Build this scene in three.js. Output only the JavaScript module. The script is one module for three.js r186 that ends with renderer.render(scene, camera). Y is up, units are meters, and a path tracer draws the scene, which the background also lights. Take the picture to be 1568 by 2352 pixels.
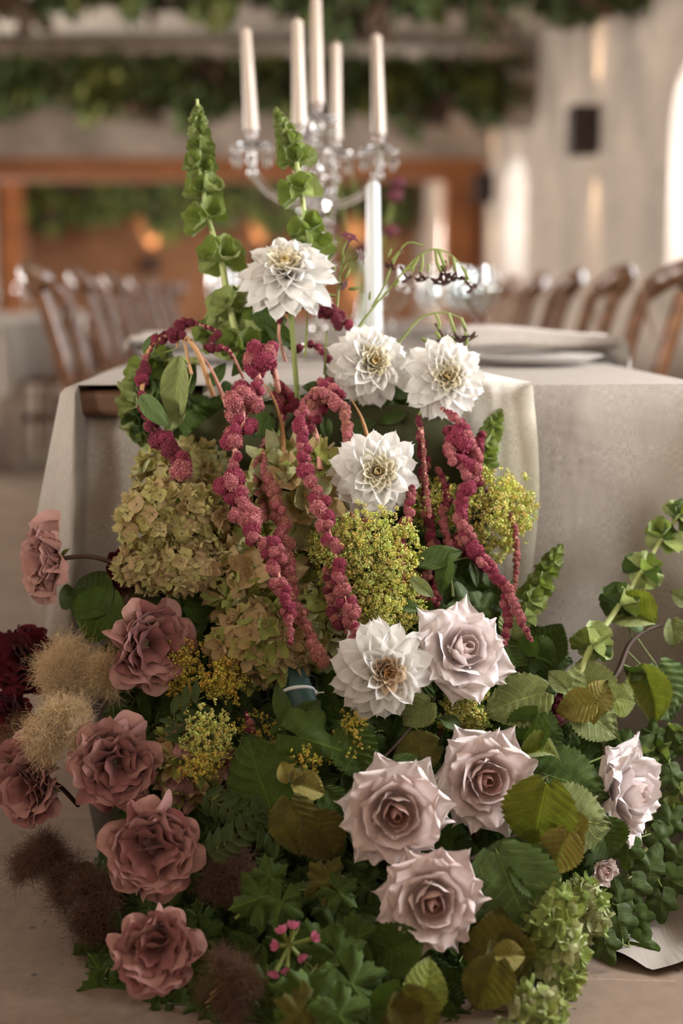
import * as THREE from 'three';
import { mergeGeometries, toCreasedNormals } from 'three/addons/utils/BufferGeometryUtils.js';
import { RoundedBoxGeometry } from 'three/addons/geometries/RoundedBoxGeometry.js';
import { ImprovedNoise } from 'three/addons/math/ImprovedNoise.js';
import { RectAreaLightUniformsLib } from 'three/addons/lights/RectAreaLightUniformsLib.js';

// ---------- camera, sky, window light, exposure ----------
const FW = 1568, FH = 2352, FOCAL = 3267, EYE = 0.89;
const PITCH = Math.atan(496 / FOCAL), YAW = Math.atan(91 / FOCAL);
const scene = new THREE.Scene();
const camera = new THREE.PerspectiveCamera(2 * Math.atan(FH / 2 / FOCAL) * 180 / Math.PI, FW / FH, 0.05, 100);
camera.position.set(0, EYE, 0);
camera.rotation.order = 'YXZ';
camera.rotation.set(-PITCH, -YAW, 0);
camera.updateMatrixWorld(true);
camera.focus = 1.93;
camera.userData.fStop = 1.7;
scene.background = new THREE.Color(0.92, 0.97, 1.0);
scene.backgroundIntensity = 8.0;
const renderer = new THREE.WebGLRenderer({ antialias: true });
renderer.toneMapping = THREE.LinearToneMapping;
renderer.toneMappingExposure = 0.84;
renderer.shadowMap.enabled = true;
RectAreaLightUniformsLib.init();
// daylight through seen and added windows of the two long walls: [x, y, depth, width, height, faces, radiance]
const WIN_W = 1.4, WIN_Y0 = 0.95, WIN_Y1 = 2.1, WALL_R = 1.9, WALL_L = -4.6, REVEAL = 0.4;
const WIN_R = [-2.2, 2.1, 6.76, 12.9, 18.9], WIN_L = [-1.6, 6.5, 11.0, 17.6];  // first and last of each list: unseen windows added for fill light
for (const [i, d] of WIN_R.entries()) windowLight(WALL_R + REVEAL - 0.03, d, Math.PI / 2, [36, 40, 12, 5, 120][i], '#f9faff');
for (const [i, d] of WIN_L.entries()) windowLight(WALL_L - REVEAL + 0.03, d, -Math.PI / 2, [122, 50, 60, 160][i], '#fff9f2');
function windowLight(x, d, turn, power, color) {
  const l = new THREE.RectAreaLight(color, power, WIN_W - 0.1, WIN_Y1 - WIN_Y0 - 0.1);
  l.name = 'window_daylight';
  l.position.set(x, (WIN_Y0 + WIN_Y1) / 2, -d);
  l.rotation.y = turn;
  scene.add(l);
}

// ---------- helpers ----------
const V = (x = 0, y = 0, z = 0) => new THREE.Vector3(x, y, z);
let seedNow = 7;
const rnd = () => { seedNow = (seedNow + 0x6d2b79f5) | 0; let t = Math.imul(seedNow ^ (seedNow >>> 15), 1 | seedNow); t = (t + Math.imul(t ^ (t >>> 7), 61 | t)) ^ t; return ((t ^ (t >>> 14)) >>> 0) / 4294967296; };
const seed = (n) => { seedNow = n * 7919 + 13; };
const rr = (a, b) => a + (b - a) * rnd();
const pick = (a) => a[Math.floor(rnd() * a.length) % a.length];
const { clamp, lerp, smoothstep } = THREE.MathUtils;
const GOLD = Math.PI * (3 - Math.sqrt(5)), TAU = Math.PI * 2;
const noise = new ImprovedNoise();
const n3 = (x, y, z = 0) => noise.noise(x, y, z);
// a point of the place: the spot at the given depth that lies on the sight line of a photograph pixel
function P(px, py, d) {
  const v = V((px - FW / 2) / FOCAL, -(py - FH / 2) / FOCAL, -1).applyEuler(camera.rotation);
  return v.multiplyScalar(d / -v.z).add(camera.position);
}
// metres per photograph pixel at a place
const M = (p) => -p.clone().applyMatrix4(camera.matrixWorldInverse).z / FOCAL;
const taken = new Map();
function numbered(name) {
  const n = taken.get(name) ?? 0;
  taken.set(name, n + 1);
  return n ? name + '_' + String(n).padStart(3, '0') : name;
}
function tag(o, label, category, group, kind) {
  Object.assign(o.userData, { label, category });
  if (group) o.userData.group = group;
  if (kind) o.userData.kind = kind;
  return o;
}
function thing(name, label, category, pos, group) {
  const o = new THREE.Group();
  o.name = numbered(name);
  if (pos) o.position.copy(pos);
  scene.add(o);
  return tag(o, label, category, group);
}
function part(name, geo, mat, parent) {
  const m = new THREE.Mesh(geo, mat);
  m.name = parent === scene ? numbered(name) : name;
  m.castShadow = m.receiveShadow = true;
  parent.add(m);
  return m;
}
function struct(name, geo, mat, label, category) {
  return tag(part(name, geo, mat, scene), label, category, null, 'structure');
}
function box(x0, x1, y0, y1, z0, z1) {
  const g = new THREE.BoxGeometry(Math.abs(x1 - x0), Math.abs(y1 - y0), Math.abs(z1 - z0));
  return g.translate((x0 + x1) / 2, (y0 + y1) / 2, (z0 + z1) / 2);
}
function metreUv(g) {
  const p = g.attributes.position, n = g.attributes.normal, uv = new Float32Array(p.count * 2);
  for (let i = 0; i < p.count; i++) {
    const ax = Math.abs(n.getX(i)), ay = Math.abs(n.getY(i)), az = Math.abs(n.getZ(i));
    const [a, b] = ay > ax && ay > az ? [p.getX(i), p.getZ(i)] : ax > az ? [p.getZ(i), p.getY(i)] : [p.getX(i), p.getY(i)];
    uv.set([a, b], i * 2);
  }
  return g.setAttribute('uv', new THREE.BufferAttribute(uv, 2));
}
// a sheet of (nu x nv) cells: f(u, v) with u 0..1 along it and v -1..1 across it
function sheet(nu, nv, f, uvOf) {
  const pos = [], uv = [], idx = [];
  for (let i = 0; i <= nu; i++) for (let j = 0; j <= nv; j++) {
    const u = i / nu, v = j / nv * 2 - 1, p = f(u, v);
    pos.push(p[0], p[1], p[2]);
    uv.push(...(uvOf ? uvOf(u, v, p) : [v / 2 + 0.5, u]));
  }
  for (let i = 0; i < nu; i++) for (let j = 0; j < nv; j++) {
    const a = i * (nv + 1) + j, b = a + nv + 1;
    idx.push(a, a + 1, b, a + 1, b + 1, b);
  }
  const g = new THREE.BufferGeometry();
  g.setAttribute('position', new THREE.Float32BufferAttribute(pos, 3));
  g.setAttribute('uv', new THREE.Float32BufferAttribute(uv, 2));
  g.setIndex(idx);
  g.computeVertexNormals();
  return g;
}
function tube(pts, r, seg = 5, n = 0, taper = 1) {
  const c = pts.length > 2 ? new THREE.CatmullRomCurve3(pts) : new THREE.LineCurve3(pts[0], pts[1]);
  const N = n || Math.max(3, pts.length * 4), g = new THREE.TubeGeometry(c, N, 1, seg, false);
  const p = g.attributes.position, rings = N + 1;
  const q = c.getSpacedPoints(N);
  for (let i = 0; i < rings; i++) {
    const k = typeof r === 'function' ? r(i / N) : r * lerp(1, taper, i / N);
    const o = c.getPointAt(i / N);
    for (let j = 0; j <= seg; j++) {
      const a = i * (seg + 1) + j;
      p.setXYZ(a, o.x + (p.getX(a) - o.x) * k, o.y + (p.getY(a) - o.y) * k, o.z + (p.getZ(a) - o.z) * k);
    }
  }
  return g;
}
const lathe = (pts, seg = 24) => new THREE.LatheGeometry(pts.map(([x, y]) => new THREE.Vector2(x, y)), seg);
function merge(list) {
  return mergeGeometries(list.map((g) => { const h = g.index ? g.toNonIndexed() : g; for (const k of Object.keys(h.attributes)) if (!['position', 'normal', 'uv'].includes(k)) h.deleteAttribute(k); return h; }), false);
}
const facing = (dir, spin = 0) => new THREE.Quaternion().setFromUnitVectors(V(0, 0, 1), dir.clone().normalize()).multiply(new THREE.Quaternion().setFromAxisAngle(V(0, 0, 1), spin));
const basisOf = (y, z) => { const b = y.clone().normalize(), x = b.clone().cross(z).normalize(), c = x.clone().cross(b); return new THREE.Matrix4().makeBasis(x, b, c); };

// ---------- textures (colour and grain only) ----------
function tex(w, h, f, srgb = true, rep) {
  const d = new Uint8Array(w * h * 4);
  for (let y = 0; y < h; y++) for (let x = 0; x < w; x++) {
    const c = f(x / w, y / h, x, y);
    d.set([c[0] * 255, c[1] * 255, c[2] * 255, 255].map((k) => clamp(k, 0, 255)), (y * w + x) * 4);
  }
  const t = new THREE.DataTexture(d, w, h);
  t.wrapS = t.wrapT = THREE.RepeatWrapping;
  t.magFilter = t.minFilter = THREE.LinearFilter;
  if (srgb) t.colorSpace = THREE.SRGBColorSpace;
  if (rep) t.repeat.set(rep[0], rep[1]);
  t.needsUpdate = true;
  return t;
}
// noise that repeats over the unit square
const tn = (u, v, f, s = 0) => {
  const a = u * f, b = v * f, w = (x, y) => n3(x, y, s);
  const fu = u, fv = v;
  return (w(a, b) * (1 - fu) + w(a - f, b) * fu) * (1 - fv) + (w(a, b - f) * (1 - fu) + w(a - f, b - f) * fu) * fv;
};
const mottled = (amp, f1, f2, s) => tex(256, 256, (u, v) => { const k = 0.86 + amp * (tn(u, v, f1, s) + 0.5 * tn(u, v, f2, s + 5)); return [k, k, k]; });
const T = {};
T.plaster = mottled(0.22, 5, 19, 1); T.plaster.repeat.set(0.4, 0.4);
T.plasterBump = tex(256, 256, (u, v) => { const k = 0.5 + 0.35 * tn(u, v, 9, 3) + 0.3 * tn(u, v, 31, 4); return [k, k, k]; }, false, [0.8, 0.8]);
T.concrete = (() => {
  seed(3);
  const cells = Array.from({ length: 420 }, () => [rnd(), rnd(), rr(0.001, 0.0042), rr(-0.34, 0.12)]);
  const lines = Array.from({ length: 26 }, () => [rnd(), rnd(), rr(-0.3, 0.3), rr(0.08, 0.3), rr(0.04, 0.12)]);
  return tex(512, 512, (u, v) => {
    let k = 0.84 + 0.14 * tn(u, v, 6, 2) + 0.1 * tn(u, v, 40, 8) + 0.07 * tn(u, v, 90, 9);
    for (const c of cells) { const dx = u - c[0], dy = v - c[1]; if (dx * dx + dy * dy < c[2] * c[2]) k += c[3]; }
    for (const l of lines) { const dx = u - l[0], dy = v - l[1] - dx * l[2]; if (Math.abs(dx) < l[3] / 2 && Math.abs(dy) < 0.0014) k += l[4]; }
    return [k, k * 0.985, k * 0.97];
  }, true, [0.9, 0.9]);
})();
T.wood = tex(128, 512, (u, v) => { const k = 0.8 + 0.2 * tn(u, v, 3, 5) + 0.14 * Math.sin((u * 22 + 3 * tn(u, v, 4, 6)) * 3) * (0.5 + tn(u, v, 6, 7)); return [k, k * 0.97, k * 0.93]; });
// woven linen with slubs and creases
T.linen = tex(512, 512, (u, v, x, y) => {
  const w = ((x % 4) < 2) !== ((y % 4) < 2) ? 0.015 : -0.015;
  const k = 0.92 + w + 0.02 * tn(u, v * 6, 12, 1) + 0.02 * tn(u * 6, v, 12, 2) + 0.03 * tn(u, v, 5, 3);
  return [k, k * 0.99, k * 0.975];
}, true, [9, 9]);
T.linenBump = tex(512, 512, (u, v, x, y) => {
  const k = 0.5 + 0.5 * tn(u, v * 3, 22, 11) * (0.6 + tn(u, v, 4, 3)) + 0.5 * tn(u * 3, v, 22, 12) * (0.6 - tn(u, v, 4, 9)) + 0.3 * tn(u, v, 9, 14);
  return [k, k, k];
}, false, [1.1, 1.1]);
// leaf print: pale midrib and side veins on a mottled blade; u across, v along
function leafTex(nv, slant, pale, blotch, s) {
  return tex(256, 256, (u, v) => {
    const a = Math.abs(u * 2 - 1), ph = (v - a * slant) * nv, fr = Math.abs(ph - Math.round(ph));
    const side = Math.max(0, 1 - fr / 0.07) * (a < 0.96 ? 1 : 0), mid = Math.max(0, 1 - a / 0.035);
    const f2 = (v + a * slant * 1.7) * nv * 3, net = Math.max(0, 1 - Math.abs(f2 - Math.round(f2)) / 0.14) * 0.28;
    const k = 0.8 + blotch * tn(u, v, 5, s) + 0.08 * tn(u, v, 22, s + 1), m = clamp(Math.max(side * 0.75, mid, net), 0, 1) * pale;
    return [k + m * 1.1, k + m, k + m * 0.6];
  });
}
T.leafA = leafTex(7, 0.28, 0.3, 0.2, 20);
T.leafB = leafTex(6, 0.3, 0.16, 0.24, 27);
T.leafYoung = tex(256, 256, (u, v) => {
  const a = Math.abs(u * 2 - 1), ph = (v - a * 0.28) * 7, fr = Math.abs(ph - Math.round(ph)), m = Math.max(Math.max(0, 1 - fr / 0.22), Math.max(0, 1 - a / 0.06));
  const k = 0.78 + 0.12 * tn(u, v, 6, 30);
  return [k, k * lerp(0.84, 1.02, m), k * lerp(0.66, 0.76, m)];
});
T.petal = tex(128, 256, (u, v) => { const k = 0.93 + 0.05 * tn(u, v * 0.3, 26, 40) + 0.03 * tn(u, v, 6, 41); return [k, k, k]; });
T.petalBump = tex(128, 256, (u, v) => { const k = 0.5 + 0.4 * tn(u, v * 0.2, 22, 44) + 0.25 * tn(u, v, 7, 45); return [k, k, k]; }, false);
T.net = tex(256, 256, (u, v) => {
  const f = (k) => Math.abs(tn(u, v, k, 50 + k)); const m = Math.max(0, 1 - f(9) / 0.05) * 0.7 + Math.max(0, 1 - f(17) / 0.06) * 0.4, k = 0.86 + 0.1 * tn(u, v, 4, 55);
  return [k + m * 0.22, k + m * 0.2, k + m * 0.12];
});

// ---------- materials ----------
const C = (r, g, b) => new THREE.Color().setRGB(r / 255, g / 255, b / 255, THREE.SRGBColorSpace);
const std = (color, roughness = 0.8, o = {}) => new THREE.MeshStandardMaterial({ color, roughness, side: THREE.DoubleSide, ...o });
const phys = (color, roughness = 0.9, o = {}) => new THREE.MeshPhysicalMaterial({ color, roughness, side: THREE.DoubleSide, ...o });
const petalMat = (c, through = 0.25) => phys(c, 0.93, { transmission: through, map: T.petal, bumpMap: T.petalBump, bumpScale: 0.0004, sheen: 0.3, sheenColor: new THREE.Color(1, 1, 1), sheenRoughness: 0.6, specularIntensity: 0.5 });
const leafMat = (c, map, through = 0.3, rough = 0.92, o = {}) => phys(c, rough, { transmission: through, map, bumpMap: map, bumpScale: 0.0018, clearcoat: 0.09, clearcoatRoughness: 0.42, specularIntensity: 0.6, ...o });
const MT = {
  plaster: std(C(198, 182, 167), 0.95, { map: T.plaster, bumpMap: T.plasterBump, bumpScale: 0.006 }),
  plasterDark: std(C(184, 132, 94), 0.95, { map: T.plaster, bumpMap: T.plasterBump, bumpScale: 0.02 }),
  ceiling: std(C(236, 222, 206), 0.95, { map: T.plaster }),
  concrete: std(C(156, 136, 118), 0.78, { map: T.concrete, bumpMap: T.concrete, bumpScale: 0.0006 }),
  oak: std(C(186, 120, 70), 0.6, { map: T.wood }),
  chairWood: std(C(134, 94, 64), 0.28, { map: T.wood }),
  tableWood: std(C(128, 92, 66), 0.55, { map: T.wood }),
  linen: std(C(174, 167, 159), 0.95, { map: T.linen, bumpMap: T.linenBump, bumpScale: 0.0008 }),
  runner: phys(C(244, 242, 230), 0.97, { transmission: 0.25, map: T.linen, bumpMap: T.linenBump, bumpScale: 0.0003 }),
  napkin: std(C(186, 178, 170), 0.95, { map: T.linen }),
  metalDark: std(C(46, 30, 26), 0.5),
  candle: phys(C(178, 162, 145), 0.35, { clearcoat: 0.3 }),
  candleWhite: phys(C(184, 188, 186), 0.35, { clearcoat: 0.3 }),
  wick: std(C(120, 104, 90), 0.9),
  glass: phys(C(255, 255, 255), 0.02, { transmission: 1, thickness: 0.02, ior: 1.5 }),
  glassThin: phys(C(250, 252, 252), 0.03, { transmission: 1, ior: 1.45 }),
  porcelain: phys(C(236, 232, 226), 0.25, { clearcoat: 0.5 }),
  steel: std(C(200, 200, 200), 0.25, { metalness: 1 }),
  pane: phys(C(255, 255, 255), 0.02, { transmission: 1 }),
  windowFrame: std(C(180, 168, 154), 0.7),
  dahlia: petalMat(C(252, 250, 244), 0.4), dahliaCream: petalMat(C(251, 244, 218), 0.4), dahliaButter: petalMat(C(246, 226, 168), 0.35), dahliaPeach: petalMat(C(246, 226, 196), 0.35), dahliaTan: petalMat(C(238, 198, 138), 0.35),
  blush: petalMat(C(246, 228, 223), 0.28), blushDeep: petalMat(C(234, 200, 190), 0.28), blushPale: petalMat(C(251, 240, 237), 0.28),
  mauve: petalMat(C(190, 142, 134), 0.22), mauveDeep: petalMat(C(164, 110, 106), 0.22), mauvePale: petalMat(C(202, 158, 148), 0.22),
  burgundy: petalMat(C(92, 16, 30), 0.15),
  stem: std(C(120, 132, 62), 0.6), stemPale: std(C(168, 178, 112), 0.6), stemBrown: std(C(72, 50, 36), 0.7), stemTan: std(C(176, 134, 88), 0.65), stemPink: std(C(198, 142, 124), 0.65),
  hydLime: leafMat(C(222, 212, 128), T.net, 0.3), hydCream: leafMat(C(236, 218, 150), T.net, 0.3), hydTan: leafMat(C(226, 196, 140), T.net, 0.3), hydGreen: leafMat(C(188, 200, 100), T.net, 0.3), hydPale: leafMat(C(226, 232, 172), T.net, 0.3), hydFresh: leafMat(C(196, 220, 124), T.net, 0.3),
  bell: leafMat(C(138, 160, 62), T.net, 0.45), bellPale: leafMat(C(180, 196, 116), T.net, 0.45),
  leafGreen: leafMat(C(84, 112, 28), T.leafA, 0.3), leafPale: leafMat(C(158, 172, 100), T.leafA, 0.35), leafLime: leafMat(C(136, 148, 42), T.leafA, 0.32), leafYoung: leafMat(C(178, 188, 112), T.leafYoung, 0.35), leafBronze: leafMat(C(112, 116, 52), T.leafYoung, 0.3), leafBlue: leafMat(C(120, 150, 84), T.leafA, 0.25), leafOlive: leafMat(C(116, 112, 30), T.leafB, 0.4),
  ivy: leafMat(C(80, 102, 36), T.leafB, 0.15, 0.8, { clearcoat: 0.1, clearcoatRoughness: 0.4 }),
  alchemilla: std(C(216, 212, 126), 0.85), alchemillaGold: std(C(204, 180, 80), 0.85),
  amaranth: phys(C(136, 48, 70), 0.95, { vertexColors: true, sheen: 0.4, sheenColor: C(230, 140, 150), sheenRoughness: 0.5 }),
  amaranthRose: phys(C(166, 96, 98), 0.95, { vertexColors: true, sheen: 0.4, sheenColor: C(240, 180, 170), sheenRoughness: 0.5 }),
  amaranthDusk: phys(C(160, 102, 90), 0.95, { vertexColors: true, sheen: 0.4, sheenColor: C(236, 190, 160), sheenRoughness: 0.5 }),
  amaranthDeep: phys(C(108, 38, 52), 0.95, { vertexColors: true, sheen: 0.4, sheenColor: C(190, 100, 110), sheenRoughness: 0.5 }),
  smoke: std(C(238, 214, 176), 0.9), smokeBrown: std(C(168, 136, 108), 0.9), smokeShaded: std(C(112, 80, 64), 0.9),  // last smoke tone has the shade of the low plumes painted in
  tobacco: std(C(86, 30, 38), 0.7), tobaccoBrown: std(C(74, 44, 38), 0.75),
  infill: std(C(66, 68, 40), 1.0), tubeGreen: std(C(38, 72, 66), 0.45), tie: std(C(226, 228, 226), 0.4), wire: std(C(40, 46, 38), 0.5),
  pink: petalMat(C(232, 132, 168), 0.25),
  glow: std(C(255, 200, 130), 1, { emissive: new THREE.Color(1.0, 0.62, 0.28), emissiveIntensity: 6 }),
};
MT.oak.map = T.wood;

// ---------- the room ----------
{
  const ROOM_Z0 = 6, PORTAL = 15, BACK = 24.5, CEIL = 2.95, LEFT = WALL_L;
  struct('floor', metreUv(box(LEFT - 0.5, WALL_R + 0.5, -0.12, 0, -BACK - 0.3, ROOM_Z0 + 0.3)), MT.concrete, 'polished pinkish tan concrete floor with specks and scuffs', 'floor');
  struct('ceiling', metreUv(box(LEFT - 0.5, WALL_R + 0.5, CEIL, CEIL + 0.15, -BACK - 0.3, ROOM_Z0 + 0.3)), MT.ceiling, 'pale plastered ceiling above the leafy garlands', 'ceiling');
  // the long walls: blocks of masonry left standing round the window openings
  const longWall = (name, x0, x1, wins, label) => {
    const g = [], ds = wins.map((d) => [d - WIN_W / 2, d + WIN_W / 2]);
    let from = -ROOM_Z0;
    for (const [a, b] of ds) { g.push(box(x0, x1, 0, CEIL, -from, -a)); from = b; }
    g.push(box(x0, x1, 0, CEIL, -from, -BACK));
    for (const [a, b] of ds) {
      g.push(box(x0, x1, 0, WIN_Y0, -a, -b));
      const s = new THREE.Shape();
      const r = WIN_W / 2, hh = 0.34;
      s.moveTo(-r, 0); s.lineTo(-r, CEIL - WIN_Y1 + hh); s.lineTo(r, CEIL - WIN_Y1 + hh); s.lineTo(r, 0);
      for (let i = 0; i <= 14; i++) { const t = i / 14 * Math.PI; s.lineTo(r * Math.cos(t), hh * Math.sin(t)); }
      const e = new THREE.ExtrudeGeometry(s, { depth: Math.abs(x1 - x0), bevelEnabled: false });
      e.rotateY(Math.PI / 2).translate(Math.min(x0, x1), WIN_Y1 - hh, -(a + b) / 2);
      g.push(e);
    }
    struct(name, metreUv(merge(g)), MT.plaster, label, 'wall');
  };
  longWall('wall_right', WALL_R, WALL_R + REVEAL, WIN_R, 'whitewashed thick stone wall with arched windows and sconces');
  longWall('wall_left', LEFT, LEFT - REVEAL, WIN_L, 'whitewashed long wall with arched windows beyond the far chairs');
  struct('wall_behind', metreUv(box(LEFT, WALL_R, 0, CEIL, ROOM_Z0, ROOM_Z0 + 0.2)), MT.plasterDark, 'plain plaster end wall of the hall', 'wall');
  struct('wall_back', metreUv(box(LEFT, WALL_R, 0, CEIL, -BACK, -BACK - 0.2)), MT.plasterDark, 'warm brown wall at the far end of the next room', 'wall');
  struct('wall_portal', metreUv(merge([box(LEFT, WALL_R, 2.28, CEIL, -PORTAL, -PORTAL - 0.3), box(LEFT, LEFT + 1.2, 0, 2.28, -PORTAL, -PORTAL - 0.3)])), MT.plaster, 'plaster wall band above the timber opening', 'wall');
  // window frames and panes in each opening, the added ones included
  let n = 0;
  for (const [x, wins, side] of [[WALL_R + REVEAL, WIN_R, 1], [LEFT - REVEAL, WIN_L, -1]]) for (const d of wins) {
    const g = new THREE.Group();
    g.name = 'window_' + ++n;
    scene.add(g);
    tag(g, side > 0 ? 'arched window in the thick whitewashed wall beside the sconces' : 'unseen arched window in the long wall beyond the far chairs', 'window', side > 0 ? 'windows of the sconce wall' : 'windows of the far long wall', 'structure');
    const xx = x + side * 0.03, a = -d - WIN_W / 2, b = -d + WIN_W / 2;
    part('window_frame', merge([box(xx - 0.025, xx + 0.025, WIN_Y0, WIN_Y0 + 0.06, a, b), box(xx - 0.025, xx + 0.025, WIN_Y0, WIN_Y1, a, a + 0.06), box(xx - 0.025, xx + 0.025, WIN_Y0, WIN_Y1, b - 0.06, b), box(xx - 0.02, xx + 0.02, WIN_Y0, WIN_Y1, -d - 0.02, -d + 0.02), box(xx - 0.02, xx + 0.02, 1.5, 1.54, a, b)]), MT.windowFrame, g);
    for (const [p, q] of [[a + 0.06, -d - 0.02], [-d + 0.02, b - 0.06]]) for (const [y0, y1] of [[WIN_Y0 + 0.06, 1.5], [1.54, WIN_Y1]]) part('pane', box(xx - 0.002, xx + 0.002, y0, y1, p, q), MT.pane, g);
  }
  // timber portal
  struct('trim_1', metreUv(box(LEFT + 1.2, WALL_R, 2.08, 2.28, -PORTAL + 0.08, -PORTAL - 0.38)), MT.oak, 'orange brown timber lintel beam across the wide opening', 'beam');
  const col = thing('timber_post', 'orange brown timber post under the lintel beside the whitewashed wall', 'post', V(1.695, 0, -PORTAL));
  for (const [x0, x1, z] of [[-0.2, -0.09, 0.05], [-0.085, 0.02, 0.1], [0.025, 0.11, 0.06], [0.115, 0.2, 0.02]]) part('board', metreUv(box(x0, x1, 0, 2.08, z, -0.35)), MT.oak, col);
  const post2 = thing('timber_post', 'dark timber post at the edge of the next room', 'post', V(-4.35, 0, -22));
  part('shaft', metreUv(box(-0.15, 0.15, 0, CEIL, -0.15, 0.15)), MT.oak, post2);
  struct('trim_2', metreUv(new RoundedBoxGeometry(0.3, 0.55, 0.5, 2, 0.03).translate(WALL_R - 0.1, 2.55, -12.05)), MT.plaster, 'pale plaster corbel carrying the garland beam', 'corbel');
}

// two unseen draped tables added at the near end of the hall to shade the low flowers and the floor
function shadingTable(where, x0, x1, d0, d1) {
  const H = 0.755, cx = (x0 + x1) / 2, cz = -(d0 + d1) / 2, w = (x1 - x0) / 2, l = (d1 - d0) / 2;
  const t = thing('dining_table', 'unseen banquet table added to shade the low flowers, ' + where, 'table', V(cx, 0, cz));
  part('tabletop', box(-w + 0.01, w - 0.01, H - 0.045, H - 0.006, -l + 0.01, l - 0.01), MT.tableWood, t);
  for (const sx of [-1, 1]) for (const sz of [-1, 1]) part('leg', box(sx * (w - 0.12) - 0.03, sx * (w - 0.12) + 0.03, 0, H - 0.045, sz * (l - 0.2) - 0.03, sz * (l - 0.2) + 0.03), MT.tableWood, t);
  const c = thing('tablecloth', 'full-length linen cloth on the added shading table ' + where, 'tablecloth', V(cx, 0, cz));
  part('cloth_top', box(-w, w, H - 0.004, H, -l, l), MT.linen, c);
  const per = 4 * (w + l), at = (s) => { s = ((s % per) + per) % per; const a = 2 * w, b = 2 * l; return s < a ? [-w + s, -l, 0, -1] : s < a + b ? [w, -l + s - a, 1, 0] : s < 2 * a + b ? [w - (s - a - b), l, 0, 1] : [-w, l - (s - 2 * a - b), -1, 0]; };
  part('cloth_drop', sheet(10, 260, (u, v) => { const s = (v + 1) / 2 * per, [x, z, nx, nz] = at(s), o = u * (0.03 + 0.025 * Math.sin(s * 24 + 2 * Math.sin(s * 5))); return [x + nx * o, (1 - u) * H + 0.004, z + nz * o]; }, (u, v) => [(v + 1) / 2 * per, u]), MT.linen, c);
}
shadingTable('across the aisle from the windows', -2.0, -1.1, -1.9, 1.25);
shadingTable('under the whitewashed window wall', 0.66, 1.4, -1.9, 0.6);

// ---------- leafy garlands on the ceiling beams ----------
const smallLeaf = sheet(4, 2, (u, v) => [v * 0.32 * Math.sin(Math.PI * Math.min(1, u * 0.96 + 0.04)), u, 0.12 * v * v + 0.1 * Math.sin(u * 3)]);
function garland(label, d, x0, x1, y0, y1, count, size, s) {
  seed(s);
  const o = thing('garland', label, 'garland', V((x0 + x1) / 2, y1, -d));
  part('beam', box(x0 - o.position.x, x1 - o.position.x, -0.22, 0.02, -0.12, 0.12), MT.stemBrown, o);
  const im = new THREE.InstancedMesh(smallLeaf, std(C(255, 255, 255), 0.8), count), m = new THREE.Matrix4(), q = new THREE.Quaternion(), c = new THREE.Color();
  im.name = 'leaves';
  im.userData.kind = 'stuff';
  for (let i = 0; i < count; i++) {
    const x = rr(x0, x1), hang = 0.55 + 0.45 * n3(x * 1.7, s, 2) + 0.3 * n3(x * 5, s, 4), t = Math.pow(rnd(), 0.8) * hang;
    const p = V(x - o.position.x, lerp(0.1, y0 - y1, clamp(t, 0, 1.15)), rr(-0.28, 0.28));
    q.setFromEuler(new THREE.Euler(rr(1.6, 4.6), rr(0, TAU), rr(-0.9, 0.9)));
    const k = size * rr(0.6, 1.5);
    im.setMatrixAt(i, m.compose(p, q, V(k, k, k)));
    const w = n3(x * 2.2, p.y * 4, s) + rr(-0.25, 0.25);
    if (w > 0.22) c.setRGB(0.19, 0.2, 0.045); else if (w > -0.1) c.setRGB(0.09, 0.13, 0.035); else if (w > -0.3) c.setRGB(0.08, 0.115, 0.034); else c.setRGB(0.14, 0.085, 0.05);
    im.setColorAt(i, c);
  }
  im.castShadow = im.receiveShadow = true;
  o.add(im);
}
garland('leafy garland along the ceiling beam, the one ahead of the corbel', 8.2, WALL_L, 1.9, 2.14, 2.8, 5600, 0.1, 11);
garland('dense dark leafy garland along the beam on the plaster corbel', 12, WALL_L, 1.8, 2.08, 2.74, 8000, 0.11, 12);
garland('dark leafy garland hanging in the room past the timber opening', 22.6, WALL_L, 1.7, 1.55, 2.7, 15000, 0.14, 13);

// ---------- wall lamps ----------
function sconce(label, p, out, power) {
  const o = thing('wall_sconce', label, 'wall lamp', p, 'up and down wall lamps');
  const t = Math.atan2(out.x, out.z);
  o.rotation.y = t;
  part('shade', merge([box(-0.1, 0.1, -0.15, 0.15, 0.17, 0.18), box(-0.1, -0.09, -0.15, 0.15, 0.03, 0.17), box(0.09, 0.1, -0.15, 0.15, 0.03, 0.17), box(-0.1, 0.1, -0.15, 0.15, 0.02, 0.03)]), MT.metalDark, o);
  part('wall_bracket', box(-0.04, 0.04, -0.05, 0.05, 0, 0.02), MT.metalDark, o);
  for (const s of [1, -1]) {
    const b = part('bulb', new THREE.CylinderGeometry(0.03, 0.03, 0.02, 16).translate(0, s * 0.11, 0.1), MT.glow, o);
    b.name = 'lamp_bulb';
    const l = new THREE.SpotLight('#ffdcb0', power, 0, 0.55, 0.7, 2);
    l.name = 'sconce_light';
    l.position.set(0, s * 0.135, 0.1);
    l.target.position.set(0, s * 2, 0.02);
    l.castShadow = true;
    o.add(l, l.target);
  }
}
sconce('dark square sconce on whitewashed wall between two arched windows', V(WALL_R, 1.94, -9.35), V(-1, 0, 0), 3.2);
sconce('dark square sconce on whitewashed wall next to the timber post', V(WALL_R, 1.95, -14.4), V(-1, 0, 0), 3.2);
sconce('dark sconce on brown far wall, past the hall chairs', V(-2.52, 1.42, -24.5), V(0, 0, 1), 8);
sconce('dark sconce on brown far wall, in line with the candelabra', V(-0.72, 1.5, -24.5), V(0, 0, 1), 6);
sconce('dark sconce on brown far wall near the timber post', V(0.95, 1.5, -24.5), V(0, 0, 1), 6);

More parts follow.
